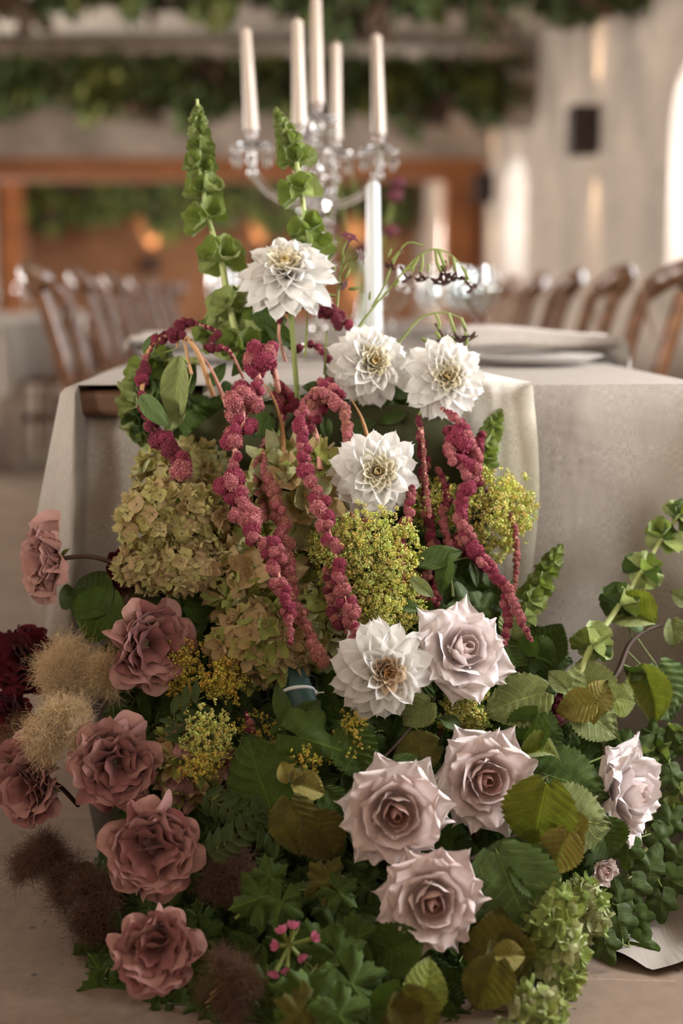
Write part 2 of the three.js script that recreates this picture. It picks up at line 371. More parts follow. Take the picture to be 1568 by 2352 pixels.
// ---------- tables and cloths ----------
const TX0 = -0.355, TX1 = 0.625, TZ = 2.2, TEND = 8.0, TOP = 0.75;
{
  const t = thing('dining_table', 'long wooden banquet table under the linen cloth, behind the flowers', 'table', V((TX0 + TX1) / 2, 0, -(TZ + TEND) / 2));
  const w = (TX1 - TX0) / 2, l = (TEND - TZ) / 2;
  part('tabletop', metreUv(new RoundedBoxGeometry(w * 2 - 0.008, 0.04, l * 2 - 0.008, 3, 0.012).translate(0, TOP - 0.024, 0)), MT.tableWood, t);
  for (const sx of [-1, 1]) for (const sz of [-1, 1]) part('leg', box(sx * (w - 0.16) - 0.04, sx * (w - 0.16) + 0.04, 0, TOP - 0.044, sz * (l - 0.3) - 0.04, sz * (l - 0.3) + 0.04), MT.tableWood, t);
}
function tablecloth(name, label, X0, X1, Z0, Z1, frontDrop, sideDrop, tucked, s) {
  seed(s);
  const w = X1 - X0, per = [];
  const sideN = 46, frontN = 120, cornerN = 10;
  const rc = 0.012;
  // perimeter from the far end of one long side round the head of the table to the far end of the other
  for (let i = 0; i < sideN; i++) per.push([X0, lerp(Z1, Z0 + rc, i / sideN), -1, 0, 'l']);
  for (let i = 0; i <= cornerN; i++) { const a = i / cornerN * Math.PI / 2; per.push([X0 + rc - rc * Math.cos(a), Z0 + rc - rc * Math.sin(a), -Math.cos(a), Math.sin(a), 'c']); }
  for (let i = 1; i < frontN; i++) per.push([lerp(X0 + rc, X1 - rc, i / frontN), Z0, 0, 1, 'f']);
  for (let i = 0; i <= cornerN; i++) { const a = (1 - i / cornerN) * Math.PI / 2; per.push([X1 - rc + rc * Math.cos(a), Z0 + rc - rc * Math.sin(a), Math.cos(a), Math.sin(a), 'c']); }
  for (let i = 1; i <= sideN; i++) per.push([X1, lerp(Z0 + rc, Z1, i / sideN), 1, 0, 'r']);
  let run = 0;
  const at = per.map((p, i) => (run += i ? Math.hypot(p[0] - per[i - 1][0], p[1] - per[i - 1][1]) + (p[4] === 'c' ? 0.02 : 0) : 0));
  const g = sheet(34, per.length - 1, (t, vv) => {
    const i = Math.round((vv + 1) / 2 * (per.length - 1)), [x, z, nx, nz, k] = per[i], a = at[i];
    const front = clamp(nz, 0, 1), drop = (k === 'f' && x > 0.35 ? 0.14 * smoothstep(x, 0.35, 0.5) : 0) + lerp(sideDrop, frontDrop, Math.pow(front, 1.6) * (k === 'f' ? smoothstep(x, X0 - 0.02, X0 + 0.1) * 0.75 + 0.25 : 0.25));
    const len = t * drop;
    const fold = 0.5 + 0.5 * Math.sin(a * 21 + 2.2 * Math.sin(a * 5.3)) + 0.35 * n3(a * 6, t * 0.8, s);
    const bend = 0.014;
    let off = bend * Math.min(1, len / bend), y = TOP + 0.004 - Math.max(0, len - bend * 0.3);
    off += (0.012 + 0.05 * fold) * Math.pow(clamp(len / 0.75, 0, 1), 0.9) + (k === 'c' ? 0.14 * Math.pow(len / drop, 1.1) * drop : 0) + (k === 'l' ? 0.05 * len : 0);
    if (y < 0.006) { off += 0.006 - y + 0.0; y = 0.006 + 0.012 * Math.abs(Math.sin(a * 30 + off * 20)) * smoothstep(off, 0.05, 0.16); }
    if (tucked && k === 'f' && x < X0 + 0.2) { // cloth caught up under the edge board here
      off -= 0.03 - 0.05 * smoothstep(t, 0.03, 0.35); y = Math.min(y, TOP - 0.044 - t * (drop - 0.044));
    }
    return [x + nx * off, y, -(z - nz * off)];
  }, (t, v, p) => [at[Math.round((v + 1) / 2 * (per.length - 1))] / 1.0, p[1]]);
  const top = sheet(60, 20, (u, v) => { const x = lerp(X0, X1, v / 2 + 0.5), z = lerp(Z0, Z1, u); return [x, TOP + 0.004 + 0.0015 * n3(x * 9, z * 4, s), -z]; }, (u, v, p) => [p[0], p[2]]);
  const o = thing(name, label, 'tablecloth', V(0, 0, 0));
  part('cloth_top', top, MT.linen, o);
  part('cloth_drop', g, MT.linen, o);
}
tablecloth('tablecloth', 'creased oatmeal linen tablecloth falling to the floor behind the flowers', TX0, TX1, TZ, TEND, 1.02, 0.29, true, 21);
// gauze runner laid down the table and over its head
{
  const x0 = 0.215, x1 = 0.345;
  const g = sheet(70, 40, (u, v) => {
    const len = u * 1.6 - 0.7, x = lerp(x0, x1, v / 2 + 0.5), f = Math.sin(v * 4 + 0.8 * Math.sin(u * 5)) * 0.6 + 0.14 * Math.sin(v * 11 + u * 3) + 0.3 * n3(v * 3, u * 5, 2);
    if (len < 0) return [x + (-len) * -0.12, TOP + 0.012 + 0.004 * f, -(TZ - len) + 0.0];
    const drop = Math.max(0, len - 0.02), out = 0.03 * Math.min(1, len / 0.03) + 0.03 + 0.012 * f * Math.min(1, drop / 0.05 + 0.3) + 0.012 * smoothstep(drop, 0, 0.4);
    return [x + (0.012 * Math.sin(drop * 6)) * v + drop * 0.0, TOP + 0.012 - drop * 0.58, -(TZ - out - 0.02 * Math.pow(Math.abs(v), 4))];
  }, (u, v, p) => [p[0], u * 1.6]);
  const o = thing('table_runner', 'ivory gauze runner draped over the table head beside the dahlias', 'runner', V(0, 0, 0));
  part('gauze', g, MT.runner, o);
}

tablecloth('tablecloth', 'pale linen cloth on the second long table across the aisle', -2.35, -1.45, 7.0, 13, 0.5, 0.3, false, 22);
{
  const t = thing('dining_table', 'second long banquet table across the aisle under pale linen', 'table', V(-1.9, 0, -10));
  part('tabletop', new RoundedBoxGeometry(0.892, 0.04, 5.99, 2, 0.01).translate(0, TOP - 0.024, 0), MT.tableWood, t);
  for (const sx of [-0.3, 0.3]) for (const sz of [-2.7, 2.7]) part('leg', box(sx - 0.04, sx + 0.04, 0, TOP - 0.044, sz - 0.04, sz + 0.04), MT.tableWood, t);
}

// ---------- cross-back chairs ----------
const chairParts = (() => {
  const back = (y) => lerp(-0.19, -0.3, clamp((y - 0.45) / 0.49, 0, 1));
  const post = (s) => tube([V(-0.25, 0, s * 0.18), V(-0.205, 0.25, s * 0.18), V(-0.19, 0.45, s * 0.175), V(-0.235, 0.7, s * 0.18), V(-0.29, 0.9, s * 0.185)], 0.023, 8, 16);
  const rail = tube(Array.from({ length: 9 }, (_, i) => { const a = (i / 8 - 0.5) * Math.PI; return V(-0.29 - 0.075 * Math.cos(a), 0.9 + 0.035 * Math.cos(a), 0.187 * Math.sin(a)); }), 0.018, 8, 24).translate(0, -0.9, 0).scale(1, 1.9, 1).translate(0, 0.895, 0);
  const slat = (s) => { const c = sheet(12, 1, (u, v) => { const z = s * lerp(0.165, -0.165, u), y = lerp(0.5, 0.86, u); return [back(y) - 0.045 * Math.sin(Math.PI * u) + (s > 0 ? 0.006 : -0.006), y + v * 0.014, z + v * 0.012]; }); return merge([c, c.clone().translate(0.008, 0, 0)]); };
  const seat = new THREE.CylinderGeometry(0.215, 0.205, 0.03, 32).scale(1, 1, 0.98).translate(0.0, 0.455, 0);
  const front = (s) => tube([V(0.19, 0, s * 0.185), V(0.165, 0.44, s * 0.16)], 0.017, 8, 4);
  const stretch = tube(Array.from({ length: 17 }, (_, i) => { const a = i / 16 * TAU; return V(0.165 * Math.cos(a) - 0.01, 0.25, 0.165 * Math.sin(a)); }), 0.01, 6, 32);
  return { seat, posts: [post(1), post(-1)], rail, slats: [slat(1), slat(-1)], legs: [front(1), front(-1)], stretch };
})();
function chair(label, x, d, turn, group) {
  const o = thing('cross_back_chair', label, 'chair', V(x, 0, -d), group);
  o.rotation.y = turn;
  part('seat', chairParts.seat, MT.chairWood, o);
  for (const g of chairParts.posts) part('back_post', g, MT.chairWood, o);
  part('top_rail', chairParts.rail, MT.chairWood, o);
  for (const g of chairParts.slats) part('cross_slat', g, MT.chairWood, o);
  for (const g of chairParts.legs) part('leg', g, MT.chairWood, o);
  part('stretcher', chairParts.stretch, MT.chairWood, o);
}
const near = 'brown bentwood cross-back chair at the end of the row, ';
[4.2, 5.05, 5.9, 6.75, 7.6].forEach((d, i) => chair(i ? 'brown bentwood cross-back chair in the row facing the whitewashed wall' : near + 'facing the whitewashed wall', -0.43, d, 0.04 * Math.sin(i * 3), i ? 'chairs along the aisle side of the table' : undefined));
[3.9, 4.7, 5.5, 6.3, 7.1].forEach((d, i) => chair(i ? 'brown bentwood cross-back chair in the row backing on the whitewashed wall' : near + 'backing on the whitewashed wall', 0.7, d, Math.PI + 0.05 * Math.sin(i * 5 + 1), i ? 'chairs along the wall side of the table' : undefined));
[7.6, 8.5, 9.4, 10.3, 11.2, 12.1].forEach((d) => chair('brown bentwood cross-back chair at the second table across the aisle', -1.35, d, Math.PI, 'chairs of the second table'));

// ---------- on the table ----------
const taper = (h, r0, r1) => lathe([[0, 0], [r0, 0], [r0, h * 0.03], [lerp(r0, r1, 0.5), h * 0.5], [r1, h * 0.965], [r1 * 0.55, h * 0.99], [0, h]], 20);
function candle(label, p, h, r0, r1, mat, tilt = 0, group) {
  const o = thing('taper_candle', label, 'candle', p, group);
  o.rotation.z = tilt;
  const wax = part('wax', taper(h, r0, r1), mat, o);
  part('wick', tube([V(0, h - 0.003, 0), V(0.001, h + 0.006, 0), V(0.004, h + 0.011, 0)], 0.001, 5), MT.wick, wax);
}
{
  const cx = 0.035, cd = 3.1, o = thing('candelabra', 'five-armed crystal candelabra hung with glass drops, on the table', 'candelabra', V(cx, TOP + 0.005, -cd));
  part('base', lathe([[0, 0], [0.075, 0], [0.078, 0.008], [0.06, 0.018], [0.03, 0.03], [0.02, 0.045], [0, 0.045]], 32), MT.glass, o);
  let y = 0.045;
  for (const [r, h] of [[0.02, 0.05], [0.03, 0.05], [0.016, 0.04], [0.026, 0.06], [0.017, 0.06], [0.032, 0.055], [0.018, 0.05], [0.024, 0.05], [0.015, 0.06]]) {
    part('stem_ball', lathe(Array.from({ length: 9 }, (_, i) => [Math.max(0.006, r * Math.sin(Math.PI * (i / 8 * 0.86 + 0.07))), y + h * i / 8]), 14), MT.glass, o);
    y += h;
  }
  const drop = merge([new THREE.IcosahedronGeometry(0.0075, 1), new THREE.OctahedronGeometry(0.009, 0).scale(0.8, 2.1, 0.8).translate(0, -0.024, 0)]);
  const bead = new THREE.IcosahedronGeometry(0.012, 1);
  const tips = [[-0.138, 0.03, 0.478], [0.132, -0.03, 0.478], [-0.037, 0.134, 0.478], [0.041, -0.134, 0.478], [0, 0, 0.538]];
  const names = ['at the aisle end of the arms', 'at the wall end of the arms', 'on the arm toward the flowers', 'on the arm away from the flowers', 'on the tall middle stem'];
  tips.forEach(([x, z, h], k) => {
    const tip = V(x, h - 0.03, z), dir = V(x, 0, z).normalize();
    if (k < 4) part('arm', tube([V(0, 0.36, 0), V(x * 0.3, 0.33, z * 0.3), V(x * 0.72, 0.35, z * 0.72), V(x * 0.98, 0.4, z * 0.98), tip.clone().setY(h - 0.045)], 0.0085, 8, 22), MT.glass, o);
    part('drip_pan', lathe([[0.006, 0], [0.034, 0.006], [0.04, 0.014], [0.032, 0.012], [0.014, 0.006], [0.012, 0.03], [0.016, 0.042], [0.011, 0.042], [0.009, 0.01]], 20).translate(tip.x, tip.y - 0.012, tip.z), MT.glass, o);
    for (let i = 0; i < 8; i++) { const a = i / 8 * TAU + k; const m = part('crystal_drop', drop, MT.glass, o); m.position.set(tip.x + 0.037 * Math.cos(a), tip.y - 0.008, tip.z + 0.037 * Math.sin(a)); }
    for (const yy of [0.032, 0.056]) { const m = part('bead', bead, MT.glass, o); m.position.set(tip.x, tip.y - yy, tip.z); }
    candle('ivory taper candle in the candelabra, ' + names[k], V(cx + x, TOP + h, -cd + z), k === 4 ? 0.222 : 0.213, 0.0155, 0.0112, MT.candle, [0.05, 0.03, 0.02, -0.01, 0.01][k]);
  });
  for (let k = 0; k < 7; k++) for (let i = 0; i < 4; i++) { const m = part('crystal_drop', drop, MT.glass, o), a = i / 4 * TAU + k * 0.5; m.position.set(0.035 * Math.cos(a), 0.2 + k * 0.047, 0.035 * Math.sin(a)); }
}
candle('tall white taper candle standing alone beside the candelabra', V(0.137, TOP + 0.07, -2.72), 0.285, 0.0165, 0.0125, MT.candleWhite, 0.008);
candle('white taper candle farther down the table past the candelabra', V(0.2, TOP + 0.07, -4.6), 0.24, 0.014, 0.011, MT.candleWhite, 0);
for (const [x, d, l] of [[0.137, 2.72, 'small glass holder under the tall lone white candle'], [0.2, 4.6, 'small glass holder under the farther white candle']]) {
  const o = thing('candle_holder', l, 'candle holder', V(x, TOP + 0.005, -d));
  part('holder_glass', lathe([[0, 0], [0.035, 0], [0.036, 0.006], [0.014, 0.016], [0.012, 0.04], [0.02, 0.062], [0.018, 0.066], [0, 0.064]], 24), MT.glass, o);
}
const wineGlass = lathe([[0, 0], [0.034, 0.001], [0.034, 0.003], [0.006, 0.006], [0.004, 0.012], [0.004, 0.085], [0.012, 0.095], [0.034, 0.125], [0.039, 0.155], [0.034, 0.2], [0.033, 0.2], [0.0375, 0.155], [0.032, 0.127], [0.008, 0.098], [0, 0.096]], 24);
for (const [x, d] of [[0.3, 2.95], [0.37, 3.05], [0.21, 3.3], [0.4, 3.5], [0.5, 3.9], [0.44, 4.0], [-0.16, 3.2], [-0.2, 3.6], [-0.12, 4.2], [0.5, 4.7], [0.43, 4.8], [-0.2, 4.9], [0.48, 5.5], [-0.18, 5.7]])
  part('bowl_and_stem', wineGlass, MT.glassThin, thing('wine_glass', 'clear stemmed wine glass set out on the long linen table', 'glass', V(x, TOP + 0.005, -d), 'wine glasses of the place settings'));
for (let i = 0; i < 8; i++) part('bowl_and_stem', wineGlass, MT.glassThin, thing('wine_glass', 'clear wine glass on the second table across the aisle', 'glass', V(-1.65 - 0.3 * (i % 2), TOP + 0.005, -7.3 - i * 0.62), 'wine glasses of the second table'));
const plate = lathe([[0, 0.006], [0.07, 0.006], [0.1, 0.012], [0.135, 0.02], [0.137, 0.018], [0.1, 0.006], [0.075, 0], [0, 0]], 40);
for (const [x, d] of [[0.46, 2.82], [0.46, 3.9], [0.46, 4.7], [0.46, 5.5], [-0.2, 2.95], [-0.19, 4.2], [-0.19, 5.05]])
  part('dish', plate, MT.porcelain, thing('dinner_plate', 'pale round dinner plate on the long linen table', 'plate', V(x, TOP + 0.006, -d), 'dinner plates of the place settings'));
function napkin(label, x, d, w, l, over, s, side) {
  const g = sheet(40, 16, (u, v) => {
    const a = u * l, z = v * w / 2 + 0.02 * Math.sin(u * 5 + s), f = 0.012 * Math.sin(v * 6 + s + u * 2) + 0.01 * Math.sin(v * 11 + s * 2);
    const e = l - over, y = 0.03 + f + 0.016 * Math.sin(u * 4 + s) * (1 - u);
    if (a < e) return [side * a, y, z];
    const b = a - e;
    return [side * (e + 0.02 * Math.sin(Math.min(1.5, b / 0.02)) + 0.012 * Math.sin(v * 9 + s) * Math.min(1, b * 12)), y - b + 0.004, z];
  }, (u, v, p) => [p[0], p[2]]);
  const o = thing('napkin', label, 'napkin', V(x, TOP + 0.012, -d));
  o.rotation.y = 0.12 * side;
  part('fold', merge([g, g.clone().translate(0, 0.006, 0.006)]), MT.napkin, o);
}
napkin('grey linen napkin over the plate at the wall side, hanging off the edge', 0.32, 2.95, 0.22, 0.42, 0.1, 1, 1);
napkin('grey linen napkin folded on the plate at the aisle side', -0.06, 3.05, 0.2, 0.3, 0.02, 2, -1);
{
  const o = thing('bud_vase', 'clear vase of maroon blooms and grassy green stems on the table', 'vase of flowers', V(0.16, TOP + 0.005, -3.75));
  part('vase', lathe([[0, 0], [0.03, 0], [0.034, 0.04], [0.018, 0.1], [0.014, 0.14], [0.018, 0.16], [0.016, 0.16], [0.012, 0.14], [0.016, 0.1], [0.03, 0.04], [0, 0.006]], 20), MT.glassThin, o);
  seed(44);
  for (let i = 0; i < 14; i++) {
    const a = rr(0, TAU), h = rr(0.25, 0.46), r = rr(0.02, 0.12), tip = V(r * Math.cos(a), h, r * Math.sin(a));
    part('stem', tube([V(0, 0.02, 0), V(r * 0.15 * Math.cos(a), 0.16, r * 0.15 * Math.sin(a)), tip], 0.0022, 5), MT.stem, o);
    if (i < 6) { const m = part('bloom', new THREE.IcosahedronGeometry(0.022, 2).scale(1, 0.8, 1), MT.tobacco, o); m.position.copy(tip); }
  }
}

// ================= flowers =================
// how far off the face of the arrangement stands
const DEPTHS = [[200, 2.16], [600, 2.13], [800, 2.1], [1000, 2.04], [1200, 1.98], [1400, 1.92], [1600, 1.85], [1900, 1.76], [2100, 1.7], [2352, 1.56]];
function depthAt(px, py) {
  let i = 0;
  while (i < DEPTHS.length - 2 && DEPTHS[i + 1][0] < py) i++;
  const [a, da] = DEPTHS[i], [b, db] = DEPTHS[i + 1], k = (px - 760) / 600;
  return lerp(da, db, clamp((py - a) / (b - a), 0, 1)) + 0.09 * Math.min(1.6, k * k);
}
const F = (px, py, off = 0) => P(px, py, depthAt(px, py) + off);

// mossy core added behind the blooms so the gaps between them read dark
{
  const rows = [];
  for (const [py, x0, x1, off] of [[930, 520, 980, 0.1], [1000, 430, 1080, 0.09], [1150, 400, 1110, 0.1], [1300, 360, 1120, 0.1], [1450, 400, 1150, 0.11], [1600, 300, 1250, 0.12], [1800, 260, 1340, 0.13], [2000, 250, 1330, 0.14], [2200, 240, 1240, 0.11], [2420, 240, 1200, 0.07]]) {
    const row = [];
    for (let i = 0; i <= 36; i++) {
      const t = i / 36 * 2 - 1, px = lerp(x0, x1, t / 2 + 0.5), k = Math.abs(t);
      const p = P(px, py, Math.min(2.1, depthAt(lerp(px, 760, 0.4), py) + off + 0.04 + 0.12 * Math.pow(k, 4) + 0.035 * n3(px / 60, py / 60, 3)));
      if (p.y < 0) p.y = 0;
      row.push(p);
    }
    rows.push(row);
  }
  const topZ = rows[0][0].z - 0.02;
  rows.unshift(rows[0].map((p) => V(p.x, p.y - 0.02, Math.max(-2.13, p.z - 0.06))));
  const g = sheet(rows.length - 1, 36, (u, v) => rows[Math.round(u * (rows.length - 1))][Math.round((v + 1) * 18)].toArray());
  const o = thing('infill_core', 'mossy core added behind the blooms so that gaps read dark', 'infill', V(0, 0, 0));
  part('infill', g, MT.infill, o);
}
// green water tube with a cable tie, and the wire netting beside it
{
  const a = F(650, 1500, 0.05), b = F(712, 1660, 0.03), o = thing('plastic_tube', 'dark green plastic tube tied with a white cable tie among hydrangeas', 'tube', a);
  const d = b.clone().sub(a);
  part('tube_wall', tube([V(), d.clone().multiplyScalar(0.5), d], 34 * M(a), 24, 6), MT.tubeGreen, o);
  const mid = d.clone().multiplyScalar(0.56), q = new THREE.Quaternion().setFromUnitVectors(V(0, 0, 1), d.clone().normalize());
  const ring = part('cable_tie', new THREE.TorusGeometry(35 * M(a), 0.0028, 8, 40), MT.tie, o);
  ring.position.copy(mid); ring.quaternion.copy(q).multiply(new THREE.Quaternion().setFromEuler(new THREE.Euler(0.25, -0.2, 0)));
  const head = part('tie_head', new RoundedBoxGeometry(0.011, 0.008, 0.008, 2, 0.002), MT.tie, ring);
  head.position.set(35 * M(a), 0, 0.003);
  const tail = part('tie_tail', box(0, 0.014, -0.0022, 0.0022, -0.0008, 0.0008), MT.tie, ring);
  tail.position.set(36 * M(a), 0.001, 0.004);
  tail.rotation.z = 0.3;
  const w = thing('wire_netting', 'dark hexagon wire netting showing between hydrangea and leaves', 'wire netting', F(600, 1620, 0.045)), list = [];
  for (let r = 0; r < 7; r++) for (let c = 0; c < 7; c++) {
    const s = 0.011, x = (c - 3 + (r % 2) / 2) * s * 1.73, y = (r - 3) * s * 1.5, h = (k) => V(x + s * Math.sin(k * Math.PI / 3), y + s * Math.cos(k * Math.PI / 3), 0.004 * Math.sin(x * 90 + y * 70));
    for (let k = 0; k < 3; k++) list.push(tube([h(k), h(k + 1)], 0.0007, 4, 1));
  }
  part('netting', merge(list), MT.wire, w);
}

// ---- petals ----
const wobble = (a, s) => n3(a, s, 0.5);
function dahliaPetal(cup, bend, point, s) {
  return sheet(10, 8, (u, v) => {
    const k = Math.abs(v), w = Math.pow(Math.sin(Math.PI * Math.pow(clamp(u * 0.97 + 0.03, 0, 1), 1.15)), 0.5) * lerp(0.62, 1, smoothstep(u, 0, 0.5));
    const z = cup * v * v * w * (0.35 + 0.65 * (1 - u)) * 0.5 + 0.007 * Math.cos(v * 8) * (1 - u * 0.5) + bend * u * u + 0.035 * wobble(u * 3 + v, s) - 0.05 * Math.pow(u, 5);
    return [0.5 * w * v, u * (1 + point * Math.pow(1 - k, 2) * Math.pow(u, 4)), z];
  });
}
const dahliaGeos = { out: [1, 2, 3, 4].map((s) => dahliaPetal(0.3, [-0.16, -0.05, -0.1, 0.02][s - 1], 0.05, s)), mid: [5, 6, 7].map((s) => dahliaPetal(0.7, [0.06, -0.06, 0.12][s - 5], 0.04, s)), inn: [8, 9].map((s) => dahliaPetal(1.2, 0.25, 0.05, s)) };
function stemTo(o, from, to, r, mat, sag = 0.02) {
  o.updateMatrixWorld(true);
  const a = from.clone(), b = to.clone(), m = a.clone().lerp(b, 0.5).add(V(0, sag, 0));
  const g = part('stem', tube([o.worldToLocal(a), o.worldToLocal(m), o.worldToLocal(b)], r, 7, 12), mat, o);
  return g;
}
function dahlia(label, px, py, rpx, dir, stemTarget, mats, s, off = 0) {
  seed(s);
  const p = F(px, py, off), R = rpx * M(p), o = thing('dahlia', label, 'dahlia', p);
  o.quaternion.copy(facing(dir, rr(0, TAU)));
  const m4 = new THREE.Matrix4();
  const rings = [[13, -16, 0.96, 0.46, 0, 0], [14, -2, 0.98, 0.46, 0, 0], [13, 12, 0.9, 0.44, 0, 0], [13, 25, 0.8, 0.4, 1, 0], [12, 38, 0.66, 0.34, 1, 0], [12, 50, 0.53, 0.27, 1, 1], [11, 62, 0.42, 0.22, 1, 1], [9, 72, 0.34, 0.17, 2, 2], [7, 80, 0.27, 0.13, 2, 2], [5, 87, 0.2, 0.09, 2, 2]];
  rings.forEach(([n, el, L, W, kind, mat], k) => {
    for (let i = 0; i < n; i++) {
      const a = (i + (k % 2) * 0.5 + rr(-0.12, 0.12)) / n * TAU, e = (el + rr(-8, 8)) * Math.PI / 180, l = R * L * rr(0.92, 1.07), w = R * W * rr(0.9, 1.12);
      const g = pick([dahliaGeos.out, dahliaGeos.mid, dahliaGeos.inn][kind]);
      const m = part('petal', g, mats[mat], o);
      m4.makeRotationZ(a).multiply(new THREE.Matrix4().makeTranslation(0, R * 0.05, R * (k * 0.022 - 0.06))).multiply(new THREE.Matrix4().makeRotationX(e)).multiply(new THREE.Matrix4().makeRotationY(rr(-0.16, 0.16))).multiply(new THREE.Matrix4().makeScale(w, l, l));
      m4.decompose(m.position, m.quaternion, m.scale);
    }
  });
  part('calyx', lathe([[0, -0.16 * R], [0.06 * R, -0.15 * R], [0.16 * R, -0.1 * R], [0.2 * R, -0.06 * R]], 14).rotateX(Math.PI / 2), MT.stem, o);
  stemTo(o, p.clone().addScaledVector(dir.clone().normalize(), -0.15 * R), stemTarget, 0.0042, MT.stem, 0.0);
  return o;
}
const WH = [MT.dahlia, MT.dahliaCream, MT.dahliaButter];
dahlia('white dahlia on a long green stem, highest of the blooms', 660, 632, 114, V(-0.08, 0.78, 0.62), F(684, 930, 0.06), WH, 101, 0.0);
dahlia('white dahlia above the amaranth, touching no rose, next to the tobacco sprays', 850, 838, 98, V(0.3, 0.3, 0.9), F(800, 1000, 0.1), WH, 102, 0.01);
dahlia('white dahlia in front of the gauze runner', 1022, 868, 98, V(0.12, 0.2, 0.97), F(915, 1025, 0.07), WH, 103, -0.01);
dahlia('white dahlia in the middle of the hanging amaranth', 862, 1085, 106, V(0.12, 0.2, 0.97), F(850, 1180, 0.12), WH, 104, -0.03);
dahlia('cream dahlia with a tan heart beside the uppermost blush rose', 880, 1540, 118, V(0.22, 0.12, 0.96), F(900, 1640, 0.12), [MT.dahlia, MT.dahliaPeach, MT.dahliaTan], 105, -0.05);

// rose petals are shells about the axis: [r, z] profile, half-angle, edge roll, tip
function rosePetal({ prof, beta, roll, tip, ruffle = 0, s = 0, nu = 12, nv = 10, narrow = 0.45, spike = 0 }) {
  const c = new THREE.CubicBezierCurve(...prof.map(([x, y]) => new THREE.Vector2(x, y))), q = new THREE.Vector2();
  return sheet(nu, nv, (u, v) => {
    const k = Math.abs(v), rim = u * (1 - (narrow * 0.5) * Math.pow(k, 2.6) * u);
    c.getPoint(clamp(rim, 0, 1), q);
    const w = Math.pow(Math.sin(clamp(u * 1.15 + 0.12, 0, 1) * Math.PI / 2), 0.8) * (1 - tip * Math.pow(smoothstep(u, 0.68, 1), 1.4));
    let r = q.x + spike * Math.pow(1 - k, 2.5) * Math.pow(u, 7), z = q.y;
    const e = roll * Math.pow(k, 2.4) * u * u;
    r += e + ruffle * u * u * Math.sin(v * 7 + s * 2.1) * 0.5;
    z += -e * 0.75 + ruffle * u * u * Math.sin(v * 9 + s) + 0.02 * n3(u * 2, v * 2, s);
    const a = beta * v * w;
    return [r * Math.sin(a), r * Math.cos(a), z];
  });
}
const roseRings = [
  { n: 3, prof: [[0.02, 0], [0.14, 0.2], [0.15, 0.42], [0.07, 0.62]], beta: 1.7, roll: 0.0, tip: 0.1, m: 1 },
  { n: 4, prof: [[0.04, 0], [0.24, 0.12], [0.26, 0.42], [0.2, 0.64]], beta: 1.25, roll: 0.04, tip: 0.15, m: 1 },
  { n: 5, prof: [[0.05, 0], [0.36, 0.08], [0.38, 0.42], [0.36, 0.66]], beta: 1.0, roll: 0.1, tip: 0.25, m: 0 },
  { n: 5, prof: [[0.06, -0.02], [0.46, 0.04], [0.46, 0.42], [0.62, 0.62]], beta: 0.92, roll: 0.13, tip: 0.35, m: 0 },
  { n: 6, prof: [[0.06, -0.04], [0.6, 0.02], [0.54, 0.44], [0.84, 0.5]], beta: 0.78, roll: 0.17, tip: 0.62, spike: 0.05, m: 0 },
  { n: 6, prof: [[0.06, -0.06], [0.7, -0.02], [0.64, 0.36], [1.0, 0.34]], beta: 0.74, roll: 0.16, tip: 0.8, spike: 0.1, m: 2 },
  { n: 6, prof: [[0.06, -0.08], [0.7, -0.08], [0.74, 0.22], [1.1, 0.12]], beta: 0.72, roll: 0.12, tip: 0.86, spike: 0.12, m: 2 },
];
const roseGeos = roseRings.map((r, k) => [1, 2, 3].map((s) => rosePetal({ ...r, prof: r.prof.map(([a, b], i) => [a * (1 + (i > 1 ? 0.05 * (s - 2) : 0)), b + (i > 2 ? 0.04 * (s - 2) : 0)]), ruffle: 0.012 + 0.006 * k, s: s + k * 3 })));
function sepals(o, R, mat) {
  const g = sheet(5, 2, (u, v) => [v * 0.07 * Math.sin(Math.PI * (u * 0.9 + 0.1)) * R, (0.1 + u * 0.42) * R, (-0.14 - 0.12 * u * u) * R]);
  const hip = part('hip', new THREE.SphereGeometry(0.11 * R, 10, 8).translate(0, 0, -0.12 * R), mat, o);
  for (let i = 0; i < 5; i++) part('sepal', g, mat, hip).rotation.z = i / 5 * TAU;
}
function blushRose(label, px, py, rpx, dir, mats, s, off, stemTarget, rings = 7) {
  seed(s);
  const p = F(px, py, off), R = rpx * M(p) * 1.02, o = thing('blush_rose', label, 'rose', p.clone().addScaledVector(dir.clone().normalize(), -0.25 * R));
  o.quaternion.copy(facing(dir, rr(0, TAU)));
  let turn = 0;
  roseRings.slice(0, rings).forEach((r, k) => {
    turn += 0.7;
    for (let i = 0; i < r.n; i++) {
      const m = part('petal', pick(roseGeos[k]), mats[r.m], o), q = rr(0.95, 1.06);
      m.scale.set(R * q, R * q, R * rr(0.94, 1.05));
      m.rotation.set(rr(-0.05, 0.05), rr(-0.05, 0.05), turn + (i + rr(-0.1, 0.1)) / r.n * TAU);
    }
  });
  sepals(o, R, MT.stem);
  stemTo(o, o.position.clone(), stemTarget, 0.004, MT.stemBrown, -0.01);
}
const BL = [MT.blush, MT.blushDeep, MT.blushPale];
blushRose('pale blush rose joined edge to edge with the tan-hearted dahlia', 1066, 1492, 108, V(0.25, 0.5, 0.83), [MT.blushPale, MT.blush, MT.blushPale], 201, -0.04, F(1005, 1700, 0.06));
blushRose('blush rose with a tight coiled heart, under the serrated green leaf', 1118, 1792, 112, V(0.12, 0.16, 0.98), BL, 202, -0.03, F(1080, 1960, 0.12));
blushRose('round blush rose with a deep cupped heart, above the lowest rose', 908, 1868, 120, V(0.02, 0.1, 1), BL, 203, -0.06, F(880, 2000, 0.12));
blushRose('blush rose with a spiral heart, lowest of the pale roses', 992, 2070, 118, V(0.05, 0.12, 1), [MT.blush, MT.blushDeep, MT.blush], 204, -0.06, F(980, 2200, 0.12));
